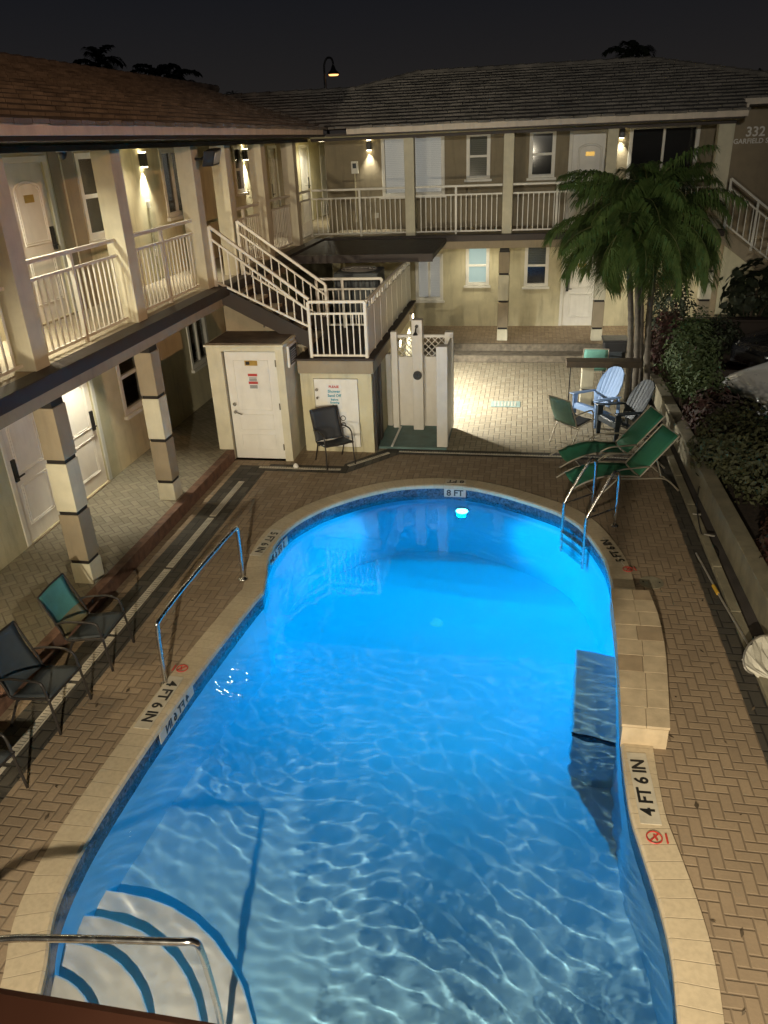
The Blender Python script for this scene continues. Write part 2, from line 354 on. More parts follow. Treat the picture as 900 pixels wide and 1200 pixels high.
# drop near-coincident points
OUT=[pl[0]]
for p in pl[1:]:
    if (p-OUT[-1]).length>.03:OUT.append(p)
def offs(poly,d):
    n=len(poly);res=[]
    area=sum(poly[i].x*poly[(i+1)%n].y-poly[(i+1)%n].x*poly[i].y for i in range(n));sg=1 if area>0 else -1
    for i in range(n):
        t=(poly[(i+2)%n]-poly[i-2]).normalized();res.append(poly[i]+V((t.y,-t.x))*d*sg)
    return res
def inside(x,y,poly):
    c=False;n=len(poly);j=n-1
    for i in range(n):
        if (poly[i].y>y)!=(poly[j].y>y) and x<(poly[j].x-poly[i].x)*(y-poly[i].y)/(poly[j].y-poly[i].y)+poly[i].x:c=not c
        j=i
    return c
COUT=offs(OUT,.26)
def sheet_with_hole(name,outer,holes,z,m):
    bm=bmesh.new();es=[]
    for lp in [outer]+holes:
        vs=[bm.verts.new((p[0],p[1],z)) for p in lp]
        es+=[bm.edges.new((vs[i],vs[(i+1)%len(vs)])) for i in range(len(vs))]
    bmesh.ops.triangle_fill(bm,edges=es,use_beauty=True)
    for f in bm.faces:
        if f.normal.z<0:f.normal_flip()
    me=bpy.data.meshes.new(name);bm.to_mesh(me);bm.free();me.materials.append(m)
    ob=bpy.data.objects.new(name,me);COL.objects.link(ob);return tag(ob,kind='structure')
hole=offs(OUT,.16)
sheet_with_hole('ground',[(-220,-120),(220,-120),(220,320),(-220,320)],[hole],-.03,M['asphalt'])
sheet_with_hole('pool_deck',[(-5.2,-4),(2.6,-4),(2.6,13.0),(-5.2,13.0)],[hole],0,M['deck'])
def sheet(name,x0,x1,y0,y1,z,m):
    return tag(MB().quad((x0,y0,z),(x1,y0,z),(x1,y1,z),(x0,y1,z)).build(name,m),kind='structure')
sheet('patio',-5.2,2.6,13.0,19.4,0,M['patio'])
sheet('driveway',3.2,30,-6,24,-.01,M['drive'])
sheet('border_paving',-5.0,-4.46,-3,12.2,.004,M['border'])
sheet('border_paving',-4.46,-3.1,11.97,12.28,.004,M['border'])
sheet('border_paving',-2.3,2.3,12.93,13.2,.004,M['border'])
sheet('border_paving',2.3,2.52,4,13.2,.004,M['border'])
tag(MB().prism([(-3.1,11.97),(-3.0,11.97),(-2.2,12.93),(-2.3,13.2),(-2.45,13.2),(-3.1,12.4)],.002,.005).build('border_paving',M['border']),kind='structure')
# swimming pool
pool=thing('swimming_pool','keyhole shaped swimming pool with tan stone coping and glowing blue interior','swimming pool',(-1.1,6.5,0))
n=len(OUT)
mb=MB();mb.add([(p.x,p.y,-.34) for p in OUT]+[(p.x,p.y,-2.7) for p in OUT],[(i,(i+1)%n,n+(i+1)%n,n+i) for i in range(n)])
shell=mb.build('pool_wall',M['plaster'],pool,smooth=True,recalc=False)
def floorz(y):
    pts=[(0,-1.12),(2.6,-1.14),(10.2,-2.4),(13,-2.42)]
    for (a,za),(b,zb) in zip(pts,pts[1:]):
        if y<=b:
            t=(y-a)/(b-a);t=t*t*(3-2*t);return za+(zb-za)*t
    return pts[-1][1]
mb=MB();st=.15;xs=[-3.9+st*i for i in range(37)];ys=[.9+st*i for i in range(74)]
mb.add([(x,y,floorz(y)) for y in ys for x in xs],[(j*37+i,j*37+i+1,(j+1)*37+i+1,(j+1)*37+i) for j in range(73) for i in range(36) if inside(xs[i]+st/2,ys[j]+st/2,COUT)])
pfloor=mb.build('pool_floor',M['plaster'],pool,smooth=True,recalc=False)
mb=MB();mb.add([(p.x,p.y,-.02) for p in OUT]+[(p.x,p.y,-.34) for p in OUT],[(i,(i+1)%n,n+(i+1)%n,n+i) for i in range(n)])
mb.build('waterline_tile',M['mosaic'],pool,recalc=False)
# coping
IN=offs(OUT,-.025);mb=MB();acc=0;rows=[]
for i in range(n+1):
    a,b=IN[i%n],COUT[i%n]
    if i: acc+=(OUT[i%n]-OUT[i-1]).length
    d=(a-b).normalized()
    rows.append([((a.x,a.y),-.035),((a.x,a.y),.012),((a.x-d.x*.02,a.y-d.y*.02),.03),((b.x,b.y),.03),((b.x,b.y),-.04)])
    for (xy,z) in rows[-1]: mb.v.append((xy[0],xy[1],z));mb.uv.append((acc,0))
for i in range(n):
    for k in range(4): mb.f.append((i*5+k,(i+1)*5+k,(i+1)*5+k+1,i*5+k+1))
    mb.f.append((i*5+4,(i+1)*5+4,(i+1)*5,i*5))
mb.build('coping',M['coping'],pool,uv=True)
# entry steps
sc0=(-3.32,2.42)
for rad,z in ((1.72,-1.02),(1.36,-.77),(1.02,-.53),(.68,-.31)):
    poly=[]
    for k in range(0,41):
        t=R(-120+k*360/41*.999)
        x,y=sc0[0]+rad*math.cos(t),sc0[1]+rad*math.sin(t)
        poly.append((x,y))
    so=MB().prism(poly,-1.3,z).build('entry_step',M['steps'],pool,bevel=.02);so.cycles.is_caustics_receiver=True
# submerged bench with navy edge line
bx=[(.66,6.5),(1.25,6.35),(1.35,7.85),(.76,8.0)]
bo=MB().prism(bx,-2.0,-.80).build('underwater_bench',M['plaster'],pool,bevel=.02)
MB().prism([(.65,6.485),(1.2,6.345),(1.2,6.39),(.65,6.53)],-.85,-.792).build('bench_edge_tile',M['navy'],bo)
for o_ in (shell,pfloor,bo): o_.cycles.is_caustics_receiver=True
mb=MB();mb.lathe([(.10,0),(.1,.012),(.0,.014)],(-1.15,9.55,floorz(9.55)),20);mb.build('main_drain',M['grate'],pool)
# pool lamp fixture
pf=MB();
for k in range(1):pass
q=V((0,-1,0));c0=V((-.93,11.55,-.72))
ring=[c0+V((math.cos(t)*.13,-.03,math.sin(t)*.13)) for t in [2*math.pi*k/20 for k in range(20)]]
lo_=MB().tube([c0+V((0,0.05,0)),c0+V((0,-.04,0))],.12,20).build('pool_light',M['steel'])
tag(lo_,'round glowing underwater lamp on far pool wall below 8 FT tile','pool light')
MB().tube([c0+V((0,-.041,0)),c0+V((0,-.055,0))],.1,20).build('lens',M['poollamp'],lo_)
# water
STP=.022;x0,x1,y0,y1=-3.6,1.35,1.3,11.75
rw=random.Random(3);W=[]
for i in range(40):
    L=.085*(3.1**rw.random());a=rw.gauss(R(66),R(17)) if i%6 else rw.uniform(0,2*math.pi);k_=2*math.pi/L
    W.append((math.cos(a)*k_,math.sin(a)*k_,rw.uniform(0,6.28),.5/k_**2))
def wave(x,y):
    amp=.13+.87*max(0,min(1,(8.4-y)/4))
    q_=max(0,min(1,(math.hypot(x+3.3,y-2.4)-1.6)/1.3));amp*=.3+.7*q_*q_*(3-2*q_)
    amp*=.75+.45*noise.noise((x*.9,y*.9,1.7))
    wx=x+.07*math.sin(1.9*y+.6)+.03*math.sin(4.1*y+x);wy=y+.09*math.sin(2.3*x)+.035*math.sin(3.7*x+2*y)
    return amp*sum(A*math.sin(kx*wx+ky*wy+p) for kx,ky,p,A in W)
nx=int((x1-x0)/STP);ny=int((y1-y0)/STP);WZ=-.165
big=offs(OUT,.05);idx={};mb=MB()
ins=[[inside(x0+(i+.5)*STP,y0+(j+.5)*STP,big) for i in range(nx)] for j in range(ny)]
for j in range(ny):
    for i in range(nx):
        if ins[j][i]:
            f=[]
            for (a,b) in ((i,j),(i+1,j),(i+1,j+1),(i,j+1)):
                if (a,b) not in idx:
                    idx[(a,b)]=len(mb.v);x=x0+a*STP;y=y0+b*STP;mb.v.append((x,y,WZ+wave(x,y)));mb.uv.append((0,0))
                f.append(idx[(a,b)])
            mb.f.append(tuple(f))
wo=mb.build('water',M['water'],smooth=True,recalc=False);tag(wo,kind='structure');wo.cycles.is_caustics_caster=True
# suspended haze of the deep water, thickest towards the far lamp
vm=bpy.data.materials.new('pool_water_haze');vm.use_nodes=True;nt=vm.node_tree;nt.nodes.clear()
o=N(nt,'ShaderNodeOutputMaterial');g=N(nt,'ShaderNodeVolumePrincipled');g.inputs['Color'].default_value=(.5,.8,.95,1);g.inputs['Density'].default_value=.10
nt.links.new(g.outputs[0],o.inputs['Volume'])
hp=[p for p in offs(OUT,.03) if p.y>7.9]
k0=max(range(len(hp)),key=lambda i:(hp[i]-hp[i-1]).length);hp=hp[k0:]+hp[:k0];nh=len(hp)
low_=lambda p:(p.x,max(p.y,9.0) if p.y<8.2 else max(p.y,9.0+.15*(p.y-8.2)),-2.75)
mb=MB();mb.add([(p.x,p.y,-.215) for p in hp]+[low_(p) for p in hp],[tuple(range(nh)),tuple(range(2*nh-1,nh-1,-1))]+[(i,(i+1)%nh,nh+(i+1)%nh,nh+i) for i in range(nh)])
tag(mb.build('water_haze',vm),kind='stuff')
# depth markings
def FM(org,ux,vx,nx_):
    org,ux,vx,nx_=V(org),V(ux),V(vx),V(nx_)
    return lambda u,v,n_:org+ux*u+vx*v+nx_*n_
def marker(org,ux,vx,nx_,text,wd,ht,size,label,sym=None):
    F=FM(org,ux,vx,nx_)
    p=MB().fbox(F,-wd/2,wd/2,-ht/2,ht/2,-.004,.004).build('depth_marker',M['markw'],pool);p['label']=label
    textmesh(text,size,'lettering',M['ink'],p,lambda a,b,c:F(a,b,c+.006),bold=.004)
    if sym is not None:
        m_=MB();m_.tube([F(sym+.06*math.cos(t),.06*math.sin(t),.007) for t in [2*math.pi*k/24 for k in range(24)]],.006,5,closed=True)
        m_.bar(F(sym-.042,.042,.008),F(sym+.042,-.042,.008),.011,.004);m_.bar(F(sym-.03,-.02,.007),F(sym+.03,.0,.007),.014,.003)
        m_.fbox(F,sym-.05,sym+.05,-.105,-.09,.003,.007);m_.build('no_diving_mark',M['red'],p)
X_,Y_,Z_=(1,0,0),(0,1,0),(0,0,1)
def dirn(a): a=R(a);return (math.cos(a),math.sin(a),0)
marker((-3.6,5.78,.034),dirn(-91),dirn(-1),Z_,'4 FT 6 IN',.82,.17,.165,'white tile reading 4 FT 6 IN on left coping',-.55)
marker((1.17,5.25,.034),dirn(92),dirn(182),Z_,'4 FT 6 IN',.82,.17,.165,'white tile reading 4 FT 6 IN on right coping',-.55)
marker((-3.575,9.3,.034),dirn(-95),dirn(-5),Z_,'5 FT 6 IN',.8,.17,.16,'white tile reading 5 FT 6 IN on left coping',None)
marker((1.29,9.55,.034),dirn(106),dirn(196),Z_,'5 FT 6 IN',.8,.01,.16,'black letters 5 FT 6 IN on right coping',-.52)
marker((-1.05,11.7,.034),(-1,0,0),(0,-1,0),Z_,'8 FT',.34,.15,.15,'tile reading 8 FT on far coping',None)
marker((-1.05,11.535,-.10),X_,Z_,(0,-1,0),'8 FT',.36,.15,.15,'white tile reading 8 FT on far waterline',None)
marker((-3.43,5.78,-.1),dirn(-91),Z_,dirn(-1),'4 FT 6 IN',.8,.13,.14,'white tile reading 4 FT 6 IN on left waterline',None)
marker((-3.41,9.25,-.1),dirn(-95),Z_,dirn(-5),'5 FT 6 IN',.8,.13,.14,'white tile reading 5 FT 6 IN on left waterline',None)
# raised stone ledge
LP=[(1.14,8.2),(1.56,8.2),(1.6,7.63),(1.58,7.03),(1.52,6.46),(1.44,5.78),(1.03,5.78),(1.07,6.4),(1.12,7.3),(1.13,7.94)]
ledge=thing('raised_ledge','curved raised ledge of tan stone at the right pool edge','ledge',(1.3,7,0))
rl=random.Random(5)
ysplit=[5.78,6.05,6.32,6.6,6.88,7.16,7.44,7.72,7.97,8.2]
def edgeX(y,side):
    pts=[(8.2,1.56),(7.63,1.6),(7.03,1.58),(6.46,1.52),(5.78,1.44)] if side else [(8.2,1.14),(7.94,1.13),(7.3,1.12),(6.4,1.07),(5.78,1.03)]
    for (ya,xa),(yb,xb) in zip(pts,pts[1:]):
        if yb<=y<=ya:return xa+(xb-xa)*(y-ya)/(yb-ya)
    return pts[-1][1]
core=[(edgeX(y,0),y) for y in ysplit]+[(edgeX(y,1),y) for y in reversed(ysplit)]
MB().prism(core,-.02,.225).build('ledge_body',M['ledge'],ledge)
a=MB();b=MB()
for ya,yb in zip(ysplit,ysplit[1:]):
    t=.5+rl.uniform(-.06,.06)
    for s0,s1 in ((0,t),(t,1)):
        q=[]
        for y,sg in ((ya+.002,1),(yb-.002,-1)):
            L_,R_=edgeX(y,0)-.012,edgeX(y,1)+.012
            q.append((L_+(R_-L_)*s0+.002,y));q.append((L_+(R_-L_)*s1-.002,y))
        MB().prism([q[0],q[1],q[3],q[2]],.226,.252+rl.uniform(0,.002)).build('top_tile',M['ledge2'] if rl.random()<.27 else M['ledge'],ledge,bevel=.003)

# ------------------------------------------------------------------ buildings
XW,YW=-6.83,22.03; SL=3.0; WK=.2; PL=.34
FL=lambda u,v,n_:V((XW+n_,u,v))        # left facade: u = y
FB=lambda u,v,n_:V((u,YW-n_,v))        # back facade: u = x
def wall_open(mb,F,a0,a1,z0,z1,ops,depth=.12):
    us=sorted({a0,a1,*[o_[0] for o_ in ops],*[o_[1] for o_ in ops]});vs=sorted({z0,z1,*[o_[2] for o_ in ops],*[o_[3] for o_ in ops]})
    for ua,ub in zip(us,us[1:]):
        for va,vb in zip(vs,vs[1:]):
            um,vm=(ua+ub)/2,(va+vb)/2
            if not any(o_[0]<um<o_[1] and o_[2]<vm<o_[3] for o_ in ops):
                mb.quad(F(ua,va,0),F(ub,va,0),F(ub,vb,0),F(ua,vb,0))
    for (p,q,s_,t) in ops:
        for A_,B_ in (((p,s_),(q,s_)),((q,s_),(q,t)),((q,t),(p,t)),((p,t),(p,s_))):
            mb.quad(F(*A_,0),F(*B_,0),F(*B_,-depth),F(*A_,-depth))
        mb.quad(F(p,s_,-depth-.25),F(q,s_,-depth-.25),F(q,t,-depth-.25),F(p,t,-depth-.25))
def window(F,u0,u1,v0,v1,parent,style='hung',back='dark',sill=True,nn=0):
    """frame ring, meeting rail, glass, what hangs behind, sill"""
    t=.055;mb=MB()
    mb.fbox(F,u0-.035,u0+t,v0-.03,v1+.03,-.07,.022);mb.fbox(F,u1-t,u1+.035,v0-.03,v1+.03,-.07,.022)
    mb.fbox(F,u0+t,u1-t,v1-t,v1+.03,-.069,.021);mb.fbox(F,u0+t,u1-t,v0-.03,v0+t,-.069,.021)
    if style=='hung': mb.fbox(F,u0+t,u1-t,(v0+v1)/2-.03,(v0+v1)/2+.03,-.06,.0)
    else: mb.fbox(F,(u0+u1)/2-.03,(u0+u1)/2+.03,v0+t,v1-t,-.06,.0)
    wf=mb.build('window',M['frame'],parent,bevel=.006)
    if back=='lit':
        MB().fbox(F,u0+t,u1-t,v0+t,v1-t,-.05,-.042).build('pane',M['litpane'],wf)
    else:
        MB().fbox(F,u0+t,u1-t,v0+t,v1-t,-.045,-.04).build('pane',M['glass'],wf)
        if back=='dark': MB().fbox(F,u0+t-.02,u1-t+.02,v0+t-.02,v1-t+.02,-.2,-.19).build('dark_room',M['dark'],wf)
        elif back=='half':
            MB().fbox(F,u0+t,u1-t,(v0+v1)/2-.02,v1-t,-.085,-.075).build('blind',M['blinddim'],wf)
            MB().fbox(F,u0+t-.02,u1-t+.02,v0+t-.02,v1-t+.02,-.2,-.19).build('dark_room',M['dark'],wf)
        else: MB().fbox(F,u0+t,u1-t,v0+t,v1-t,-.09,-.08).build('blind',M[back],wf)
    if sill: MB().fbox(F,u0-.08,u1+.08,v0-.09,v0-.032,-.05,.075).build('sill',M['frame'],wf,bevel=.005)
    return wf
def door(F,u0,u1,v0,v1,parent,hand=1,arch=True,plate=True,lockbox=True,name='door'):
    t=.06;mb=MB()
    mb.fbox(F,u0,u1,v0,v1,-.07,-.03)
    um=(u0+u1)/2;hw=(u1-u0)/2-.15
    def panel(a,b,arched):
        P=[(um-hw,a),(um+hw,a),(um+hw,b)]
        if arched: P+=[(um+hw*math.cos(q),b+.13*math.sin(q)) for q in [math.pi*k/10 for k in range(1,10)]]
        P+=[(um-hw,b)]
        pts=[F(x,y,-.028) for x,y in P];mb.tube(pts,.012,5,closed=True)
        P2=[(um+(x-um)*.87,(a+b)/2+(y-(a+b)/2)*.92) for x,y in P];mb.tube([F(x,y,-.03) for x,y in P2],.009,4,closed=True)
    h=v1-v0
    panel(v0+h*.12,v0+h*.42,False);panel(v0+h*.5,v0+h*.83,arch)
    d=mb.build(name,M['door'],parent)
    fr=MB()
    fr.fbox(F,u0-.09,u0-.003,v0,v1+.08,-.1,.02);fr.fbox(F,u1+.003,u1+.09,v0,v1+.08,-.1,.02);fr.fbox(F,u0-.003,u1+.003,v1+.003,v1+.08,-.1,.018)
    fr.build('door_frame',M['frame'],d,bevel=.006)
    hu=u1-.09 if hand>0 else u0+.09
    hd=MB()
    if lockbox: hd.fbox(F,hu-.035,hu+.035,v0+.93,v0+1.25,-.031,.0)
    else: hd.tube([F(hu,v0+1.05,-.03),F(hu,v0+1.05,.012)],.035,12)
    hd.tube([F(hu,v0+1.0 if lockbox else v0+.92,-.03),F(hu,v0+1.0 if lockbox else v0+.92,.03)],.012 if lockbox else .03,8)
    hd.bar(F(hu+.01*hand,v0+1.0 if lockbox else v0+.92,.03),F(hu-.12*hand,v0+1.0 if lockbox else v0+.915,.03),.018,.02)
    hd.build('handle',M['black' if lockbox else 'steel'],d)
    if plate: MB().fbox(F,um-.11,um+.11,v0+h*.76,v0+h*.76+.1,-.031,-.022).build('number_plate',M['brass'],d)
    MB().fbox(F,u0,u1,v0-.03,v0-.002,-.08,.03).build('threshold',M['tan'],d)
    return d
# ---- left building
lb=thing('motel_building','long two storey motel wing beside the left pool deck with open walkways','building',(XW,9,0))
dL=[(8.58,9.5,.22,2.22,-1),(9.93,10.85,.22,2.22,1)]
wL=[(11.78,12.6,1.08,2.3,'half','hung'),(14.75,15.7,1.08,2.3,'dark','slide'),(18.6,19.2,1.08,2.3,'dark','hung')]
dU=[(9.95,10.87,SL+.02,5.12,1),(21.25,21.85,SL+.02,5.12,-1),(24.25,25.2,SL+.02,5.1,1),(26.7,27.6,SL+.02,5.1,1)]
wU=[(11.75,12.6,4.0,5.18,'half','hung'),(14.7,15.72,4.06,5.2,'dark','slide'),(18.6,19.12,4.24,5.2,'dark','hung')]
d5=(6.3,7.2,SL+.02,5.12,1)
mb=MB();wall_open(mb,FL,-3,28,0,2.83,[x[:4] for x in dL]+[x[:4] for x in wL])
wall_open(mb,FL,-3,28,2.83,5.32,[x[:4] for x in dU]+[d5[:4]]+[x[:4] for x in wU])
mb.quad((XW,28,0),(-4.5,28,0),(-4.5,28,5.3),(XW,28,5.3))
mb.build('wall',M['cream'],lb,recalc=False)
# darker painted panel beside the upper door
MB().fbox(FL,11.02,11.68,SL,5.3,.002,.012).build('painted_panel',M['tan'],lb)
MB().fbox(FL,21.95,22.4,SL,5.3,.002,.012).build('painted_panel',M['tan'],lb)
for d_ in dL: door(FL,*d_[:4],lb,hand=d_[4],plate=False)
for d_ in dU+[d5]: door(FL,*d_[:4],lb,hand=d_[4],plate=d_[0]<12)
for w_ in wL+wU: window(FL,*w_[:4],lb,style=w_[5],back=w_[4])
MB().box(XW,-5.32,-3,19.9,0,WK).build('walkway',M['walk'],lb)
MB().box(-5.32,-5.19,-3,12.44,0,WK+.003).build('walkway_edge',M['step'],lb)
MB().box(XW,-5.47,-3,28,2.86,SL).build('balcony_slab',M['slab'],lb)
MB().box(-5.47,-5.2,-3,20.15,2.84,SL+.004).build('slab_edge',M['brown'],lb,bevel=.006)
MB().box(-5.60,-5.36,-3,20.3,2.64,2.838).build('beam',M['tan'],lb)
MB().box(XW,-5.62,-3,28,2.78,2.855).build('lower_ceiling',M['cream'],lb)
MB().box(XW,-5.43,-3,28,5.3,5.36).build('upper_ceiling',M['cream'],lb)
MB().box(-5.74,-5.40,-3,20.0,5.235,5.298).build('eave_beam',M['brown'],lb)
MB().box(-5.43,-4.80,-3,19.4,5.33,5.385).build('soffit',M['brown'],lb)
MB().box(-4.8,-4.75,-3,19.0,5.375,5.49).build('fascia',M['fascia'],lb,bevel=.006)
def column(x,y,z0,parent,n=1):
    hw=.135;zs=[(z0,z0+.29),(z0+.34,z0+.98),(z0+1.03,z0+1.665),(z0+1.715,2.56)]
    c=MB()
    c.box(x-hw+.016,x+hw-.016,y-hw+.016,y+hw-.016,z0,2.64);core_=c.build('column',M['ring'],parent)
    for k,(a_,b_) in enumerate(zs):
        if b_-a_>.1: MB().box(x-hw,x+hw,y-hw,y+hw,a_,b_).build('band',M['tan' if k in(1,3) else 'cream2'],core_,bevel=.006)
YP=[2.7,5.25,7.8,10.35,13.0,14.52,16.55,18.85]
for y in (2.7,5.25,7.8,10.35): column(-5.485,y,WK,lb)
for y in YP: MB().box(-5.71,-5.43,y-.14,y+.14,SL,5.234).build('post',M['cream2'],lb,bevel=.008)
for y,z0_,z1_ in ((11.3,SL,5.3),(16.2,SL,5.3),(13.9,SL+.3,4.3)):
    MB().fbox(FL,y-.012,y+.012,z0_,z1_,.002,.026).build('conduit',M['cream2'],lb)
for y,z in ((13.9,4.33),(13.9,3.5),(16.2,3.4)): MB().fbox(FL,y-.04,y+.04,z-.06,z+.06,.002,.04).build('junction_box',M['frame'],lb,bevel=.004)
# ---- roof tiles
def tiles(name,parent,P,n_course,run,lenfun,tw=.3,seed=1):
    """P(s,t): eave distance s (horizontal), along t -> point on the roof plane"""
    rr=random.Random(seed);mb=MB()
    for k in range(n_course):
        s0=k*run;s1=s0+run*1.08;a,b=lenfun(s0+run*.5)
        t=a-(.15 if k%2 else 0)
        while t<b:
            t0=max(t,a);t1=min(t+tw,b)
            if t1-t0>.04:
                dz=rr.uniform(-.005,.008);g=.006;th=.045+rr.uniform(0,.008)
                A_=P(s0,t0+g);B_=P(s0,t1-g);C_=P(s1,t1-g);D_=P(s1,t0+g)
                up=V((0,0,1));q=rr.uniform(-.004,.004)
                lo=[A_+up*(dz),B_+up*(dz),C_,D_]
                hi=[A_+up*(th+dz+q),B_+up*(th+dz-q),C_+up*.012,D_+up*.012]
                mb.hexa(lo+hi)
            t+=tw
    return mb.build(name,M['tile'],parent)
sl=.265
PLf=lambda s_,t:V((-4.72-s_,t,5.475+sl*s_))
roofL=tiles('roof',lb,PLf,17,.31,lambda s_:(-3,min(19.38+s_,26.5)),seed=2)
MB().quad((-4.78,-3,5.46),(-4.78,19.4,5.46),(-10,24.6,5.46+sl*5.22),(-10,-3,5.46+sl*5.22)).quad((-10,-3,5.46+sl*5.22),(-10,26.5,5.46+sl*5.22),(-15,26.5,5.4),(-15,-3,5.4)).build('roof_deck',M['brown'],roofL)
mb=MB()
for k in range(0,70):
    y=-3+k*.42
    if y<26: mb.tube([(-10,y,6.87),(-10,y+.44,6.885)],[.10,.115],8)
mb.build('ridge_cap',M['tile'],roofL)
# ---- back building
bb=thing('motel_building','two storey motel wing across the far end of the patio under a grey hipped roof','building',(0,YW,0))
lwin=[(-3.09,-2.38,1.1,2.3,'blindglow','slide'),(-1.68,-1.1,1.5,2.5,'lit','hung'),(-.08,.5,1.45,2.5,'half','hung')]
uwin=[(-3.93,-2.32,3.86,5.27,'blindglow','slide'),(-1.68,-1.13,4.22,5.25,'blinddim','hung'),(-.07,.52,4.2,5.25,'dark','hung'),(2.38,3.98,3.9,5.25,'dark','slide')]
ldoor=[(.97,1.87,PL+.01,2.4,-1)];udoor=[(.98,1.86,SL+.02,5.15,-1)]
mb=MB();wall_open(mb,FB,-5.5,9,0,2.83,[x[:4] for x in lwin+ldoor])
mb.quad((-5.5,YW,0),(-5.5,YW+6,0),(-5.5,YW+6,5.3),(-5.5,YW,5.3))
mb.build('wall',M['cream'],bb,recalc=False)
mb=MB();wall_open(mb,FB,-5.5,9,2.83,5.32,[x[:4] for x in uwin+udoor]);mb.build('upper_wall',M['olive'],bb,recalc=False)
MB().fbox(FB,4.5,9,0,5.7,.01,.06).build('end_wall',M['tan'],bb)
for w_ in lwin+uwin: window(FB,*w_[:4],bb,style=w_[5],back=w_[4])
for d_ in ldoor+udoor: door(FB,*d_[:4],bb,hand=d_[4],plate=True,lockbox=True)
MB().box(-5.3,6.2,19.98,YW,0,PL).build('walkway',M['deck'],bb)
MB().box(-5.3,4.4,19.9,19.978,0,PL+.003).build('walkway_edge',M['step2'],bb)
MB().box(-5.3,2.6,19.42,19.898,0,.165).build('entry_step',M['step2'],bb)
MB().box(-5.2,4.45,20.33,YW,2.88,SL).build('balcony_slab',M['slab'],bb)
MB().box(-5.2,4.5,20.12,20.328,2.86,SL+.004).build('slab_edge',M['brown'],bb,bevel=.006)
MB().box(-5.2,4.45,20.3,20.5,2.66,2.878).build('beam',M['tan'],bb)
MB().box(-5.5,4.45,20.5,YW,2.75,2.87).build('lower_ceiling',M['cream'],bb)
MB().box(-5.5,4.5,20.3,YW,5.3,5.36).build('upper_ceiling',M['cream'],bb)
MB().box(-5.4,4.45,20.28,20.64,5.235,5.298).build('eave_beam',M['brown'],bb)
MB().box(-4.8,4.42,19.45,20.3,5.33,5.385).build('soffit',M['brown'],bb)
MB().box(-4.3,4.47,19.4,19.45,5.36,5.49).build('fascia',M['fascia'],bb,bevel=.006)
MB().box(4.42,4.47,19.45,20.3,5.36,5.6).build('fascia',M['fascia'],bb)
MB().box(4.47,9,20.28,20.33,5.6,5.72).build('fascia',M['fascia'],bb)
MB().box(4.47,9,20.33,YW,5.58,5.64).build('soffit',M['brown'],bb)
for x in (-.615,1.79,4.3): column(x,20.44,PL,bb)
for x in (-2.98,-.575,1.8,4.27): MB().box(x-.12 if x<4 else x-.17,x+.12 if x<4 else x+.17,20.32,20.6,SL,5.234).build('post',M['cream2'],bb,bevel=.008)
PBk=lambda s_,t:V((t,19.37+s_,5.475+sl*s_))
def lf(s_):
    y=19.37+s_
    a=-4.75-(y-19.4) if y<22.95 else -4.8+(y-23)
    b=4.5 if y<20.3 else 2.94+(24.5-y)
    return (a,b)
roofB=tiles('roof',bb,PBk,17,.302,lf,seed=5)
MB().quad((-4.8,19.42,5.455),(4.45,19.42,5.455),(4.45,20.3,5.455+sl*.88),(-5.7,20.3,5.455+sl*.88)).add([(-5.7,20.3,5.455+sl*.88),(7.1,20.3,5.455+sl*.88),(2.94,24.5,6.8),(-3.2,24.5,6.8),(-4.8,23,6.41),(-8.4,23,6.41)],[(0,1,2,3,4,5)]).build('roof_deck',M['brown'],roofB)
mb=MB()
def caps(p,q,nn):
    p=V(p);q=V(q)
    for k in range(nn): mb.tube([p.lerp(q,k/nn),p.lerp(q,(k+1.06)/nn)+V((0,0,.012))],[.085,.1],8)
caps((-3.27,24.5,6.84),(2.94,24.5,6.84),15);caps((2.94,24.5,6.84),(7.14,20.3,5.75),14);caps((-4.8,23,6.43),(-3.27,24.5,6.84),6);caps((-8.4,23,6.43),(-4.8,23,6.43),9)
mb.build('ridge_cap',M['tile'],roofB)
F332=FM((5.28,YW-.068,5.03),X_,Z_,(0,-1,0))
textmesh('332',.30,'house_number',M['whiteink'],bb,F332,bold=.006);textmesh('GARFIELD ST',.155,'street_name',M['whiteink'],bb,FM((4.80,YW-.068,4.83),X_,Z_,(0,-1,0)),align='LEFT',bold=.003)
MB().fbox(FB,-.95,-.93,SL,5.3,.002,.024).build('conduit',M['olive'],bb);MB().fbox(FB,.72,.74,PL,2.75,.002,.024).build('conduit',M['cream'],bb)
MB().fbox(FB,-4.2,-4.1,3.3,3.42,.002,.03).build('junction_box',M['frame'],bb)
# canopy slab beside the landing
cn=thing('canopy','flat dark brown canopy slab projecting over the air conditioning unit','canopy',(-3.5,18.6,2.9))
MB().box(-5.195,-2.05,17.2,20.115,2.83,2.95).build('canopy_slab',M['brown'],cn,bevel=.01)
MB().box(-5.195,-2.05,17.16,17.198,2.8,2.97).build('canopy_edge',M['brown'],cn)
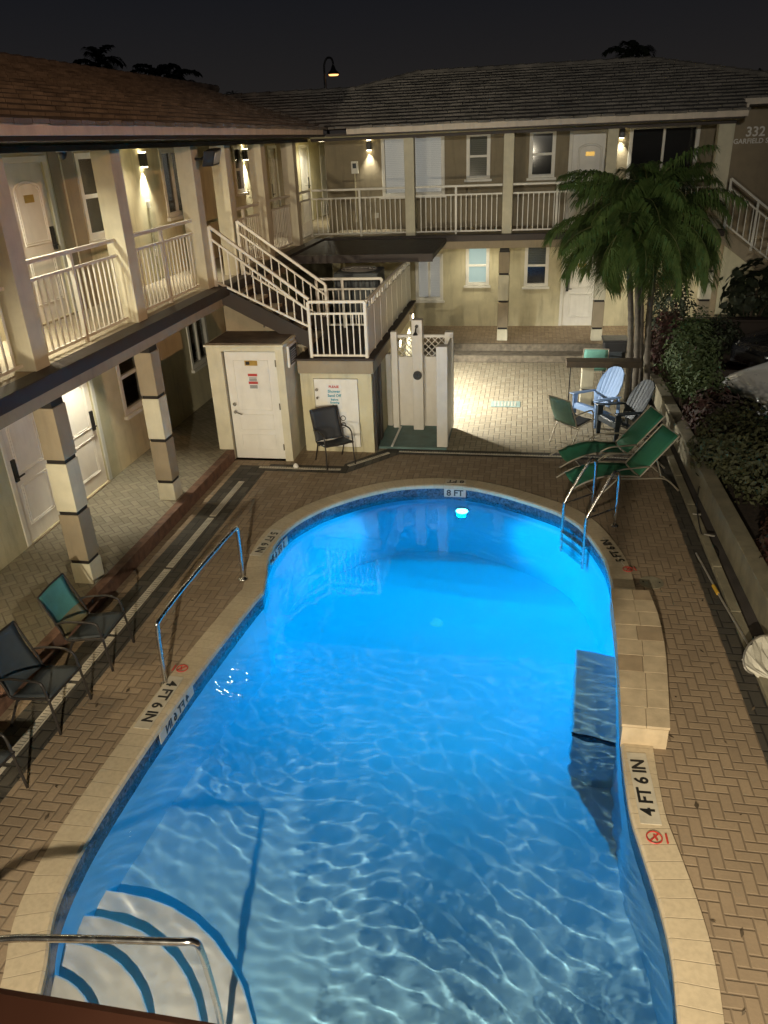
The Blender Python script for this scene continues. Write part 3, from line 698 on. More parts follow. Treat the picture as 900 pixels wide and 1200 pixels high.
# ------------------------------------------------------------------ railings
def railing(name,label,p0,p1,h=1.12,gap=.085,step=.125,mids=(),ends=(False,False),group='white railings of the upper walkways',drop=None,drop2=None,low=.07):
    """two rails, bottom rail, thin balusters; drop gives a falling top line"""
    p0=V(p0);p1=V(p1);t=thing(name,label,'railing',tuple(p0),0,group)
    L=(p1-p0).to_2d().length;f=lambda k:p0.lerp(p1,k)
    top=lambda k:f(k)+V((0,0,h))-(V((0,0,drop*k)) if drop else V((0,0,0)))
    bot=lambda k:f(k)+V((0,0,low))-(V((0,0,drop2*k)) if drop2 else V((0,0,0)))
    up2=lambda k:top(k)-V((0,0,.2))
    MB().bar(top(0),top(1),.055,.05).build('top_rail',M['white'],t,bevel=.008)
    MB().bar(up2(0),up2(1),.035,.035).build('middle_rail',M['white'],t)
    MB().bar(bot(0),bot(1),.035,.035).build('bottom_rail',M['white'],t)
    for k in list(mids)+([0] if ends[0] else [])+([1] if ends[1] else []):
        MB().bar(bot(k)-V((0,0,low)),top(k),.05,.05).build('rail_post',M['white'],t)
    nb=max(2,int(round(L/step)));first=None
    for i in range(1,nb):
        k=i/nb
        if any(abs(k-m_)*L<.05 for m_ in mids):continue
        if drop is None and first is not None: shared(first,t,f(k)-f0)
        else:
            b_=MB().bar(bot(k),up2(k),.02,.02).build('baluster',M['white'],t)
            if first is None:first=b_;f0=f(k)
    return t
XR=-5.6
desc=['nearest cut-off bay by the frame edge','bay in front of the arched white door','bay below the wall lamp and sliding window']
railing('balcony_railing','white railing on the left upper walkway, cut by the photo edge',(XR,5.4,SL),(XR,7.66,SL),mids=(.5,))
railing('balcony_railing','white railing bay in front of the arched upper door and blind window',(XR,7.94,SL),(XR,10.2,SL),mids=(.5,))
railing('balcony_railing','white railing bay below the upper wall lamp, just before the stairs',(XR,10.5,SL),(XR,12.85,SL),mids=(.5,))
railing('balcony_railing','white railing bay just beyond the head of the stairs',(XR,14.67,SL),(XR,16.4,SL),mids=(.45,))
railing('balcony_railing','second white railing bay beyond the stairs on the left walkway',(XR,16.7,SL),(XR,18.7,SL))
railing('balcony_railing','last white railing bay of the left walkway, meeting the corner',(XR,19.0,SL),(XR,20.5,SL),ends=(False,True))
YRb=20.46
railing('balcony_railing','white railing at the walkway corner under the lone back wall lamp',(XR+.06,YRb,SL),(-3.12,YRb,SL),mids=(.52,))
railing('balcony_railing','white railing below the wide pale blind window and narrow window',(-2.85,YRb,SL),(-.71,YRb,SL),mids=(.47,))
railing('balcony_railing','white railing below the narrow dark upper window, left of the palm',(-.45,YRb,SL),(1.67,YRb,SL),mids=(.5,))
railing('balcony_railing','white railing mostly hidden behind the palm crown',(1.93,YRb,SL),(4.08,YRb,SL),mids=(.5,))
# ------------------------------------------------------------------ pump house, landing, stairs
ph=thing('pump_house','low cream pump house carrying the stair landing on its flat roof','pump house',(-3.3,13,0))
FP=lambda u,v,n_:V((u,13.0-n_,v))
mb=MB();wall_open(mb,FP,-3.98,-2.67,0,1.5,[(-3.74,-2.92,.09,1.4)],.04)
mb.quad((-2.67,13,0),(-2.67,18.2,0),(-2.67,18.2,1.5),(-2.67,13,1.5)).quad((-3.98,13,0),(-3.98,18.2,0),(-3.98,18.2,1.5),(-3.98,13,1.5)).quad((-2.67,18.2,0),(-3.98,18.2,0),(-3.98,18.2,1.5),(-2.67,18.2,1.5))
mb.build('wall',M['cream'],ph,recalc=False)
MB().box(-2.665,-2.63,13.1,13.35,0,1.49).build('pilaster',M['brown'],ph)
MB().box(-2.665,-2.63,13.55,13.75,0,1.49).build('pilaster',M['brown'],ph)
MB().box(-4.0,-2.62,12.95,18.25,1.5,1.735).build('roof_band',M['tan'],ph,bevel=.008)
MB().box(-4.03,-2.59,12.92,18.28,1.737,1.775).build('roof_edge',M['brown'],ph,bevel=.006)
pd=MB().fbox(FP,-3.73,-2.93,.1,1.39,-.035,.012).build('door',M['door'],ph,bevel=.004)
hd=MB();hd.tube([FP(-3.68,1.2,.01),FP(-3.68,1.2,.05)],.028,12);hd.tube([FP(-3.67,1.05,.01),FP(-3.67,1.05,.06)],.026,12);hd.build('handle',M['steel'],pd)
ps=MB().fbox(FP,-3.5,-3.23,.84,1.3,.013,.017).build('notice',M['paper'],pd)
for i,(tx,sz,vv) in enumerate((('PLEASE',.06,1.25),('Shower',.075,1.165),('Sand Off',.07,1.085),('Before',.05,1.01),('Entering',.05,.955),('Pool',.05,.9))):
    textmesh(tx,sz,'lettering',M['red' if i==0 else 'blueink'],ps,FM(FP(-3.365,vv,.019),X_,Z_,(0,-1,0)),bold=.002)
ps2=MB().fbox(FP,-3.3,-3.16,.42,.78,.013,.016).build('notice',M['paper'],pd)
m_=MB();m_.tube([FP(-3.23+.045*math.cos(t),.66+.045*math.sin(t),.018) for t in [2*math.pi*k/20 for k in range(20)]],.007,5,closed=True)
m_.tube([FP(-3.23+.045*math.cos(t),.53+.045*math.sin(t),.018) for t in [2*math.pi*k/20 for k in range(20)]],.007,5,closed=True);m_.build('ring_mark',M['ink'],ps2)
# stairs
st=thing('staircase','dark stairs dropping from the left upper walkway to the pump house landing','stairs',(-4.6,13.7,1.75))
ns=6;run=(5.43-3.85)/ns;rise=(SL-1.775)/(ns+1)
for k in range(ns):
    x0_=-5.43+k*run;z_=SL-(k+1)*rise
    MB().box(x0_,x0_+run+.02,13.25,14.35,z_-.05,z_).build('tread',M['slab'],st)
    MB().box(x0_-.015,x0_+.015,13.25,14.35,z_-.045,z_+rise-.05).build('riser',M['brown'],st)
for y in (13.2,14.36):
    s_=MB();s_.hexa([(-5.43,y,2.72),(-3.84,y,1.9),(-3.84,y+.05,1.9),(-5.43,y+.05,2.72),(-5.43,y,3.02),(-3.84,y,2.2),(-3.84,y+.05,2.2),(-5.43,y+.05,3.02)]);s_.box(-3.84,-3.78,y,y+.05,1.775,2.2)
    s_.build('stringer',M['brown'],st)
w_=MB();w_.prism([(-5.45,13.45),(-3.99,13.45),(-3.99,14.3),(-5.45,14.3)],0,lambda p:2.72 if p[0]<-5 else 1.96);w_.build('stair_wall',M['tan'],st)
railing('stair_railing','white near railing of the stairs, sloping down to the landing',(-5.40,13.14,SL),(-3.72,13.06,SL),h=1.0,drop=1.22,drop2=.78,low=.08,step=.14,group='white railings of the stair',ends=(True,False))
railing('stair_railing','white far railing of the stairs, behind the near one',(-5.36,14.42,SL),(-3.76,14.42,SL),h=.96,drop=1.16,drop2=.95,low=.08,step=.14,group='white railings of the stair',ends=(True,True))
railing('landing_railing','white railing along the pool side of the landing above the small door',(-3.73,13.02,1.775),(-2.73,13.02,1.775),h=.97,ends=(True,True),step=.115,group='white railings of the stair',low=.04)
railing('landing_railing','white railing across the back of the landing before the air conditioner',(-4.2,15.4,1.775),(-2.86,15.4,1.775),h=.97,mids=(.4,),ends=(True,True),step=.115,group='white railings of the stair',low=.06)
pr=thing('privacy_screen','solid white panel screen along the patio side of the landing','screen',(-2.72,13.06,1.775))
MB().box(-2.735,-2.705,13.08,18.2,1.8,2.56).build('panel',M['white'],pr,bevel=.004)
MB().bar((-2.72,13.06,2.74),(-2.72,18.25,2.74),.05,.05).build('top_rail',M['white'],pr,bevel=.006)
MB().bar((-2.72,13.06,2.585),(-2.72,18.2,2.585),.04,.03).build('middle_rail',M['white'],pr)
for k in range(9): MB().box(-2.74,-2.70,13.05+k*.64,13.05+k*.64+.04,1.775,2.73).build('rail_post',M['white'],pr)
for k in range(18): MB().box(-2.73,-2.71,13.35+k*.27,13.35+k*.27+.09,2.6,2.715).build('spacer',M['white'],pr)
# AC unit
ac=thing('air_conditioner','grey outdoor air conditioning unit standing on the pump house roof','air conditioner',(-3.55,16.7,1.775))
MB().box(-4.05,-3.1,16.25,17.1,1.78,2.72).build('casing',M['ac'],ac,bevel=.02)
mb=MB()
for k in range(12): mb.box(-4.0+k*.078,-3.98+k*.078,16.235,16.25,1.9,2.6)
mb.build('side_louvre',M['black'],ac)
mb=MB()
for q in (.1,.2,.3,.38): mb.tube([(-3.575+q*math.cos(t),16.675+q*math.sin(t),2.745+.03*(1-q/.4)) for t in [2*math.pi*k/24 for k in range(24)]],.012,5,closed=True)
for k in range(8):
    t=math.pi*k/4;mb.bar((-3.575,16.675,2.78),(-3.575+.38*math.cos(t),16.675+.38*math.sin(t),2.745),.012,.012)
mb.build('fan_grille',M['alum'],ac)
# shed
sh=thing('storage_shed','cream storage shed with a white door under the stairs','shed',(-4.75,12.45,0))
FS=lambda u,v,n_:V((u,12.45-n_,v))
mb=MB();wall_open(mb,FS,-5.47,-4.08,0,2.1,[(-5.2,-4.22,.0,2.02)],.12)
mb.quad((-4.08,12.45,0),(-4.08,13.44,0),(-4.08,13.44,2.1),(-4.08,12.45,2.1)).quad((-5.47,12.45,0),(-5.47,13.44,0),(-5.47,13.44,2.1),(-5.47,12.45,2.1))
mb.build('wall',M['cream2'],sh,recalc=False)
MB().box(-5.5,-4.06,12.42,13.44,2.1,2.135).build('roof_edge',M['cream2'],sh,bevel=.006)
MB().box(-5.44,-4.12,12.5,13.43,2.137,2.15).build('roof',M['rooffelt'],sh)
sd=MB().fbox(FS,-5.17,-4.235,.02,2.0,-.1,-.055).build('door',M['door'],sh,bevel=.004)
mb=MB()
for a_,b_ in ((.2,.48),(.58,.86),(.95,1.85)): mb.tube([FS(x,z,-.054) for x,z in ((-5.02,a_),(-4.39,a_),(-4.39,b_),(-5.02,b_))],.008,4,closed=True)
mb.build('panel_moulding',M['door'],sd)
mb=MB();mb.tube([FS(-5.08,1.06,-.06),FS(-5.08,1.06,-.02)],.035,14);mb.tube([FS(-5.08,.92,-.06),FS(-5.08,.92,-.01)],.032,14);mb.bar(FS(-5.08,.92,-.005),FS(-4.95,.88,-.005),.02,.02);mb.build('handle',M['steel'],sd)
for z in (.25,1.02,1.8): MB().fbox(FS,-4.26,-4.225,z-.06,z+.06,-.056,-.045).build('hinge',M['steel'],sd)
p_=MB().fbox(FS,-4.81,-4.58,1.76,1.85,-.055,-.045).build('name_plate',M['brass'],sd);MB().fbox(FS,-4.79,-4.72,1.775,1.835,-.045,-.042).build('plate_symbol',M['ink'],p_)
p_=MB().fbox(FS,-4.78,-4.6,1.34,1.62,-.055,-.049).build('warning_sign',M['paper'],sd)
MB().fbox(FS,-4.775,-4.605,1.57,1.615,-.049,-.046).build('red_header',M['red'],p_);MB().fbox(FS,-4.775,-4.605,1.43,1.475,-.049,-.046).build('red_header',M['red'],p_)
mb=MB()
for z in (1.54,1.515,1.49,1.40,1.38,1.36): mb.fbox(FS,-4.76,-4.62,z-.006,z+.006,-.049,-.047)
mb.build('text_lines',M['ink'],p_)
ns_=thing('notice_board','small framed rules board on the side wall of the shed','sign',(-4.07,12.9,1.85))
MB().box(-4.078,-4.04,12.66,13.16,1.68,2.06).build('frame',M['frame'],ns_,bevel=.004);MB().box(-4.042,-4.034,12.7,13.12,1.72,2.02).build('board_face',M['greysl'],ns_)
mb=MB()
for k in range(6): mb.box(-4.034,-4.031,12.75,13.07-.05*(k%2),1.755+k*.04,1.765+k*.04)
mb.build('text_lines',M['paper'],ns_)
# shower enclosure
sw=thing('shower_enclosure','cream vinyl outdoor shower stall with lattice top beside the pump house','shower',(-2,13.8,0))
MB().box(-2.66,-1.36,13.2,14.45,.0,.045).build('shower_floor',M['teal'],sw)
MB().box(-2.40,-2.36,13.2,14.3,.046,.06).build('threshold_strip',M['whiteink'],sw)
for (x,y,wd,h_) in ((-2.46,14.3,.12,1.95),(-2.6,14.4,.1,1.5),(-2.0,14.24,.2,2.19),(-1.44,13.33,.2,1.92),(-1.42,14.38,.16,1.93)):
    MB().box(x-wd/2,x+wd/2,y-wd/2,y+wd/2,.045,h_).build('post',M['vinyl'],sw,bevel=.01)
MB().box(-2.52,-1.4,14.37,14.4,.05,1.42).build('back_panel',M['vinyl'],sw,bevel=.004)
MB().box(-2.52,-1.4,14.355,14.41,1.40,1.45).build('panel_rail',M['vinyl'],sw);MB().box(-2.52,-1.4,14.355,14.41,1.82,1.87).build('panel_rail',M['vinyl'],sw)
MB().box(-1.40,-1.365,13.43,14.3,.05,1.82).build('side_panel',M['vinyl'],sw,bevel=.004)
mb=MB();z0,z1=1.45,1.82;c=-3.0
while c<-1.0:
    for sgn in (1,-1):
        pts=[]
        xa=c;xb=c+sgn*(z1-z0)
        p,q=V((xa,14.385+.006*sgn,z0)),V((xb,14.385+.006*sgn,z1))
        lo,hi=-2.42,-1.49
        # clip in x
        def clip(p,q):
            if max(p.x,q.x)<lo or min(p.x,q.x)>hi:return None
            t0,t1=0,1;dx=q.x-p.x
            ta,tb=(lo-p.x)/dx,(hi-p.x)/dx
            if ta>tb:ta,tb=tb,ta
            t0=max(0,ta);t1=min(1,tb)
            return (p.lerp(q,t0),p.lerp(q,t1)) if t1-t0>.05 else None
        k=clip(p,q)
        if k: mb.bar(k[0],k[1],.010,.042,up=(0,1,0))
    c+=.125
mb.build('lattice',M['vinyl'],sw)
mb=MB();mb.tube([(-2.0,14.14,1.15),(-2.0,14.1,1.15)],.085,20);mb.tube([(-2.0,14.1,1.15),(-2.0,14.06,1.15)],.035,12);mb.bar((-2.0,14.07,1.15),(-1.92,14.07,1.21),.02,.02)
mb.build('shower_valve',M['black'],sw)
mb=MB();mb.tube([(-2.0,14.14,2.08),(-2.0,14.09,2.08)],.03,10);mb.tube([(-2.0,14.09,2.08),(-2.0,14.0,2.06),(-2.0,13.95,2.01)],.014,8);mb.lathe([(.02,0),(.05,-.05)],(-2.0,13.94,2.01),12);mb.build('shower_head',M['black'],sw)
# ------------------------------------------------------------------ wall lamps and the light they give
def sconce(label,F,u,v,e=16,vis=True,down=1.0):
    o_=thing('wall_lamp',label,'wall lamp',tuple(F(u,v,0)),0,'up and down wall lamps of the upper walkways')
    MB().fbox(F,u-.06,u+.06,v-.11,v+.11,.003,.11).build('housing',M['black'],o_,bevel=.008)
    MB().fbox(F,u-.048,u+.048,v+.112,v+.125,.02,.1).build('upper_lens',M['lampw'],o_);MB().fbox(F,u-.048,u+.048,v-.125,v-.112,.02,.1).build('lower_lens',M['lampw'],o_)
    spot('wall_lamp_down',F(u,v-.135,.06),F(u,v-2,.16),e*down,COOL,80,1,.03);spot('wall_lamp_up',F(u,v+.13,.065),F(u,v+1,.2),e*.9,COOL,120,.9,.03)
    return o_
sconce('lit black wall lamp on the left wing beside the dark sliding window',FL,13.9,5.06,260)
sconce('lit wall lamp farther along the left wing, beyond the stairs',FL,19.3,5.03,260)
sconce('lit wall lamp alone on the back wall above the meter box',FB,-4.28,5.1,130)
sconce('lit wall lamp just above the palm crown, by the white upper door',FB,2.15,5.14,110)
sconce('lit wall lamp nearest the camera, left of the arched white door',FL,8.6,5.05,260)
def ceil_lamp(label,x,y,z,e,c=COOL,ang=150):
    o_=MB().lathe([(.13,0),(.13,-.03),(.1,-.05)],(x,y,z),20).build('ceiling_lamp',M['lampw']);tag(o_,label,'ceiling lamp',group='ceiling lamps under the walkways')
    spot('ceiling_lamp_light',(x,y,z-.07),(x,y,0),e,c,ang,.6,.1)
ceil_lamp('round ceiling lamp above the white ground floor doors of the left wing',-6.4,10.35,2.775,230,COOL,86)
ceil_lamp('round ceiling lamp of the left wing, nearest the camera',-6.2,5.4,2.775,130,WARM)
ceil_lamp('round ceiling lamp before the back ground floor door beside the palm',2.45,21.3,2.745,95,COOL)
ceil_lamp('round ceiling lamp over the back walkway by the bright frosted window',-1.3,21.2,2.745,62,COOL)
ceil_lamp('round ceiling lamp at the right end of the back walkway',4.1,21.4,2.745,22,COOL)
ceil_lamp('round ceiling lamp over the arched upper door of the left wing',-6.2,8.5,5.29,300,COOL,165)
ceil_lamp('added fill lamp warming the left upper walkway before the lit wall lamp',-6.2,12.9,5.29,80,COOL,150)  # added fill against the blue pool spill on the walls
ceil_lamp('added fill lamp brightening the far end of the left upper walkway',-6.1,24.2,5.29,120,COOL,165)  # added fill, lifts the dark passage and its white doors
wl=thing('flood_light','small white floodlight on the pump house wall right behind the shower','floodlight',(-2.66,15.6,1.4))
MB().box(-2.665,-2.56,15.52,15.68,1.33,1.47).build('housing',M['vinyl'],wl,bevel=.01);MB().box(-2.558,-2.55,15.54,15.66,1.345,1.455).build('lens',M['lampw'],wl)
spot('patio_flood',(-2.53,15.6,1.4),(-1.3,16.1,.0),1150,(1,.97,.86),122,.35,.05)
wl2=thing('flood_light','second white floodlight at the far end of the pump house wall under the canopy','floodlight',(-2.66,17.5,1.55))
MB().box(-2.665,-2.56,17.42,17.58,1.48,1.62).build('housing',M['vinyl'],wl2,bevel=.01);MB().box(-2.558,-2.55,17.44,17.56,1.495,1.605).build('lens',M['lampw'],wl2)
spot('patio_flood_far',(-2.53,17.5,1.55),(-1.7,17.6,.0),420,(1,.97,.86),125,.5,.05)
sf=thing('flood_light','black security floodlight angled out from the post at the stair head','floodlight',(-5.4,13.0,5.05))
MB().tube([(-5.43,13.0,5.05),(-5.33,13.0,5.04),(-5.27,13.05,5.08)],.022,8).build('bracket',M['black'],sf)
MB().hexa([V((-5.29,12.9,4.93)),V((-5.13,12.98,4.93)),V((-5.13,13.3,4.95)),V((-5.29,13.22,4.95)),V((-5.22,12.88,5.16)),V((-5.06,12.96,5.16)),V((-5.06,13.28,5.2)),V((-5.22,13.2,5.2))]).build('lamp_head',M['black'],sf,bevel=.015)
MB().hexa([V((-5.135,13.0,4.95)),V((-5.125,13.0,4.95)),V((-5.125,13.27,4.97)),V((-5.135,13.27,4.97)),V((-5.065,12.99,5.13)),V((-5.055,12.99,5.13)),V((-5.055,13.26,5.17)),V((-5.065,13.26,5.17))]).build('lens',M['lampglass'],sf)
cmr=thing('security_camera','small dark dome camera under the left eave above the arched door','camera',(-5.5,9.2,5.3))
MB().lathe([(.06,0),(.06,-.03),(.055,-.05),(.035,-.085),(.0,-.1)],(-5.5,9.2,5.24),16).build('dome',M['black'],cmr,smooth=True);MB().lathe([(.065,0),(.065,-.02)],(-5.5,9.2,5.245),16).build('mount',M['vinyl'],cmr)
mt=thing('meter_box','small white meter box on the back wall left of the lamp','meter box',(-4.69,YW,4.58))
MB().fbox(FB,-4.78,-4.6,4.43,4.73,.003,.1).build('casing',M['frame'],mt,bevel=.01);MB().fbox(FB,-4.74,-4.64,4.56,4.68,.1,.104).build('dial',M['greysl'],mt);MB().fbox(FB,-4.72,-4.69,3.2,4.43,.003,.03).build('conduit',M['cream'],mt)
# ------------------------------------------------------------------ chairs
def sheetm(rows,th=.008):
    """a bent panel from rows of points, given thickness"""
    mb=MB();n_=len(rows[0]);m_=len(rows)
    top=[V(p) for r_ in rows for p in r_];nor=[]
    for i in range(m_):
        for j in range(n_):
            a=V(rows[min(i+1,m_-1)][j])-V(rows[max(i-1,0)][j]);b=V(rows[i][min(j+1,n_-1)])-V(rows[i][max(j-1,0)]);nor.append(a.cross(b).normalized()*th)
    bot=[p-q for p,q in zip(top,nor)];k=n_*m_
    fs=[]
    for i in range(m_-1):
        for j in range(n_-1):
            a,b,c_,d=i*n_+j,i*n_+j+1,(i+1)*n_+j+1,(i+1)*n_+j;fs+=[(a,b,c_,d),(k+d,k+c_,k+b,k+a)]
    for i in range(m_-1): fs+=[(i*n_,(i+1)*n_,k+(i+1)*n_,k+i*n_),(i*n_+n_-1,k+i*n_+n_-1,k+(i+1)*n_+n_-1,(i+1)*n_+n_-1)]
    for j in range(n_-1): fs+=[(j,k+j,k+j+1,j+1),((m_-1)*n_+j,(m_-1)*n_+j+1,k+(m_-1)*n_+j+1,k+(m_-1)*n_+j)]
    return mb.add(top+bot,fs)
def sling_chair(label,loc,rz,msl,mfr,group,mback=None):
    t=thing('sling_chair',label,'chair',loc,rz,group);W_=.25
    rows=[]
    for s_,(x,z) in enumerate([(.25,.425),(.2,.44),(.05,.415),(-.1,.39),(-.19,.385)]):
        rows.append([(x,y,z-.018*(1-(y/W_)**2)) for y in [W_*(k/4-1) for k in range(9)]])
    sheetm(rows,.006).build('seat',msl,t,smooth=True,w=False)
    rows=[]
    for k in range(9):
        q=k/8;x=-.195-.21*q-.03*math.sin(q*math.pi);z=.39+.52*q
        rows.append([(x-.03*(1-(y/W_)**2),y,z) for y in [W_*(j/4-1) for j in range(9)]])
    sheetm(rows,.006).build('backrest',mback or msl,t,smooth=True,w=False)
    for sg in (1,-1):
        y=sg*.262
        MB().tube(smoothpath([(.27,y+sg*.01,0),(.245,y,.3),(.215,y,.56),(.17,y,.62),(.05,y+sg*.01,.635),(-.16,y,.62),(-.285,y,.58)],4),.0135,8).build('leg',mfr,t,w=False,smooth=True)
        MB().tube(smoothpath([(.26,y,.43),(.0,y,.4),(-.19,y,.385),(-.235,y,.5),(-.41,y,.915)],4),.0125,8).build('side_rail',mfr,t,w=False,smooth=True)
        MB().tube([(-.12,y,.39),(-.31,y,0)],.013,8).build('leg',mfr,t,w=False)
    for pa,ra in (([(-.41,-.262,.915),(-.425,0,.92),(-.41,.262,.915)],.012),([(.26,-.262,.43),(.26,.262,.43)],.011),([(-.15,-.262,.33),(-.15,.262,.33)],.01)): MB().tube(pa,ra,8).build('crossbar',mfr,t,w=False)
    return t
gp='sling chairs lined up on the left deck'
sling_chair('aqua backed sling chair with tan lower back beside the tall banded column',(-4.66,6.5,0),R(2),M['greysl'],M['chairframe'],gp,M['aquatan'])
sling_chair('slate grey sling chair next to the aqua backed one',(-4.66,5.5,0),R(-3),M['greysl'],M['chairframe'],gp)
sling_chair('dark sling chair cut by the left photo edge, nearest the pool steps',(-4.62,4.28,0),R(-6),M['greysl'],M['chairframe'],gp)
sling_chair('black sling chair standing in front of the small notice door',(-3.29,12.45,0),R(-54),M['blacksl'],M['chairframe'],'sling chairs about the patio')
sling_chair('olive green sling chair turned away beside the loungers',(.93,13.85,0),R(45),M['blacksl'],M['chairpale'],'sling chairs about the patio',M['olivesl'])
sling_chair('aqua sling chair seen from behind the dark counter',(1.56,17.55,0),R(86),M['aqua'],M['chairpale'],'sling chairs about the patio')
def adirondack(label,loc,rz,m):
    t=thing('adirondack_chair',label,'chair',loc,rz,'plastic adirondack chairs on the patio')
    for k in range(5):
        x=.27-k*.1;z=.38-.085*k*.55
        MB().bar((x,-.25,z),(x,.25,z),.088,.02,up=(0,0,1)).build('seat_slat',m,t,w=False,bevel=.006)
    MB().box(.31,.33,-.27,.27,.27,.38).build('apron',m,t,w=False,bevel=.006)
    rows=[];nc=57
    for i in range(13):
        q=i/12;row=[]
        for j in range(nc):
            a=-1+2*j/(nc-1);ht=.30+(1.0-.30-.20*a**4-.06*a*a)*q
            y=a*(.20+.085*min(1,q*1.5))
            ph=(a+1)*3.5;gr=abs(ph-round(ph)) if 0<round(ph)<7 else 1
            x=-.17-.36*(ht-.27)/.7+.045*a*a-.02*math.sin(q*2.2)-(.022 if gr<.07 and q>.04 else 0)
            row.append((x,y,ht))
        rows.append(row)
    sheetm(rows,.02).build('back_shell',m,t,w=False)
    for sg in (1,-1):
        MB().hexa([V((.36,sg*.26,.55)),V((.36,sg*.39,.55)),V((-.3,sg*.36,.5)),V((-.3,sg*.28,.5)),V((.36,sg*.26,.575)),V((.36,sg*.39,.575)),V((-.3,sg*.36,.525)),V((-.3,sg*.28,.525))]).build('armrest',m,t,w=False,bevel=.008)
        MB().hexa([V((.25,sg*.28,0)),V((.33,sg*.28,0)),V((.33,sg*.31,0)),V((.25,sg*.31,0)),V((.22,sg*.28,.55)),V((.34,sg*.28,.55)),V((.34,sg*.31,.55)),V((.22,sg*.31,.55))]).build('leg',m,t,w=False,bevel=.006)
        MB().hexa([V((-.5,sg*.26,0)),V((-.4,sg*.26,0)),V((-.4,sg*.29,0)),V((-.5,sg*.29,0)),V((.2,sg*.26,.3)),V((.3,sg*.26,.36)),V((.3,sg*.29,.36)),V((.2,sg*.29,.3))]).build('leg',m,t,w=False,bevel=.006)
        MB().bar((-.33,sg*.285,.1),(-.28,sg*.3,.5),.07,.025,up=(1,0,0)).build('back_support',m,t,w=False)
    return t
adirondack('pale blue slatted adirondack chair in front of the dark counter',(1.42,15.0,0),R(222),M['adblue'])
adirondack('dark slate adirondack chair with its back against the planter, behind the loungers',(1.83,14.2,0),R(208),M['addark'])
def lounger(label,loc,rz):
    t=thing('sun_lounger',label,'sun lounger',loc,rz,'green sling sun loungers by the pool ladder');W_=.29
    prof=smoothpath([(-1.22,0,.17),(-.95,0,.31),(-.6,0,.395),(-.25,0,.37),(.0,0,.33)],5)
    rows=[[(p.x,y,p.z-.035*(1-(y/W_)**2)-(.012*math.sin(p.x*30) if p.x<-.8 else 0)) for y in [W_*(k/3-1) for k in range(7)]] for p in prof]
    rows=[r_ for r_ in rows if r_[0][0]>-1.12]
    sheetm(rows,.006).build('seat',M['green'],t,smooth=True,w=False)
    rows=[[(.02+.58*q-.02*(1-(y/W_)**2),y,.34+.66*q) for y in [W_*(k/3-1) for k in range(7)]] for q in [k/6 for k in range(7)]]
    sheetm(rows,.006).build('backrest',M['green'],t,smooth=True,w=False)
    for sg in (1,-1):
        y=sg*.305
        MB().tube([(p.x,y,p.z) for p in prof],.016,8).build('side_rail',M['chairpale'],t,w=False,smooth=True)
        MB().tube([(.0,y,.33),(.6,y,1.0)],.014,8).build('back_rail',M['chairpale'],t,w=False)
        MB().tube(smoothpath([(-.62,y,.39),(-.3,y+sg*.02,.33),(.05,y+sg*.02,.3),(.45,y+sg*.01,.25),(.72,y,.0)],4),.014,8).build('leg',M['chairpale'],t,w=False,smooth=True)
        MB().tube([(-.35,y,.36),(-.72,y,.0)],.014,8).build('leg',M['chairpale'],t,w=False)
        MB().tube(smoothpath([(-.5,y,.42),(-.35,y+sg*.03,.5),(-.1,y+sg*.03,.51),(.15,y,.5)],4),.016,8).build('armrest',M['chairpale'],t,w=False,smooth=True)
    for yy in (-.2,.2): MB().bar((.3,yy,.62),(.42,yy,.26),.03,.02).build('back_prop',M['chairpale'],t,w=False)
    for x,z in ((.6,1.0),(.0,.325),(-.72,.02),(.72,.02)): MB().tube([(x,-.305,z),(x,.305,z)],.012,8).build('crossbar',M['chairpale'],t,w=False)
    return t
lounger('green sling lounger nearest the pool ladder, back raised',(1.76,11.78,0),R(17)).scale=(.94,.94,.94)
lounger('green sling lounger behind the nearer one, beside the adirondack chairs',(1.68,12.72,0),R(15)).scale=(.94,.94,.94)
# counter and bin
ct=thing('counter','dark timber counter on a banded pedestal beside the palm trunks','counter',(1.4,16.1,0))
MB().box(.85,2.35,15.95,16.3,.82,.94).build('counter_top',M['timber'],ct,bevel=.01)
MB().box(1.18,1.42,16.02,16.26,0,.29).build('pedestal_band',M['cream2'],ct,bevel=.006);MB().box(1.18,1.42,16.02,16.26,.345,.8).build('pedestal_band',M['cream2'],ct,bevel=.006);MB().box(1.21,1.39,16.05,16.23,.02,.819).build('pedestal_core',M['brown'],ct)
MB().tube([(.95,16.2,0),(.95,16.2,.82)],.012,8).build('leg',M['black'],ct);MB().tube([(2.2,16.2,0),(2.2,16.2,.82)],.012,8).build('leg',M['black'],ct)
bn=thing('trash_bin','square black trash bin behind the palm trunks at the walkway edge','bin',(2.0,18.0,0))
MB().hexa([V((1.8,17.8,0)),V((2.2,17.8,0)),V((2.2,18.2,0)),V((1.8,18.2,0)),V((1.75,17.75,.9)),V((2.25,17.75,.9)),V((2.25,18.25,.9)),V((1.75,18.25,.9))]).build('bin_body',M['bin'],bn,bevel=.02)
MB().box(1.72,2.28,17.72,18.28,.9,.96).build('lid',M['bin'],bn,bevel=.02);MB().box(1.85,2.15,17.735,17.76,.2,.7).build('front_panel',M['greysl'],bn)
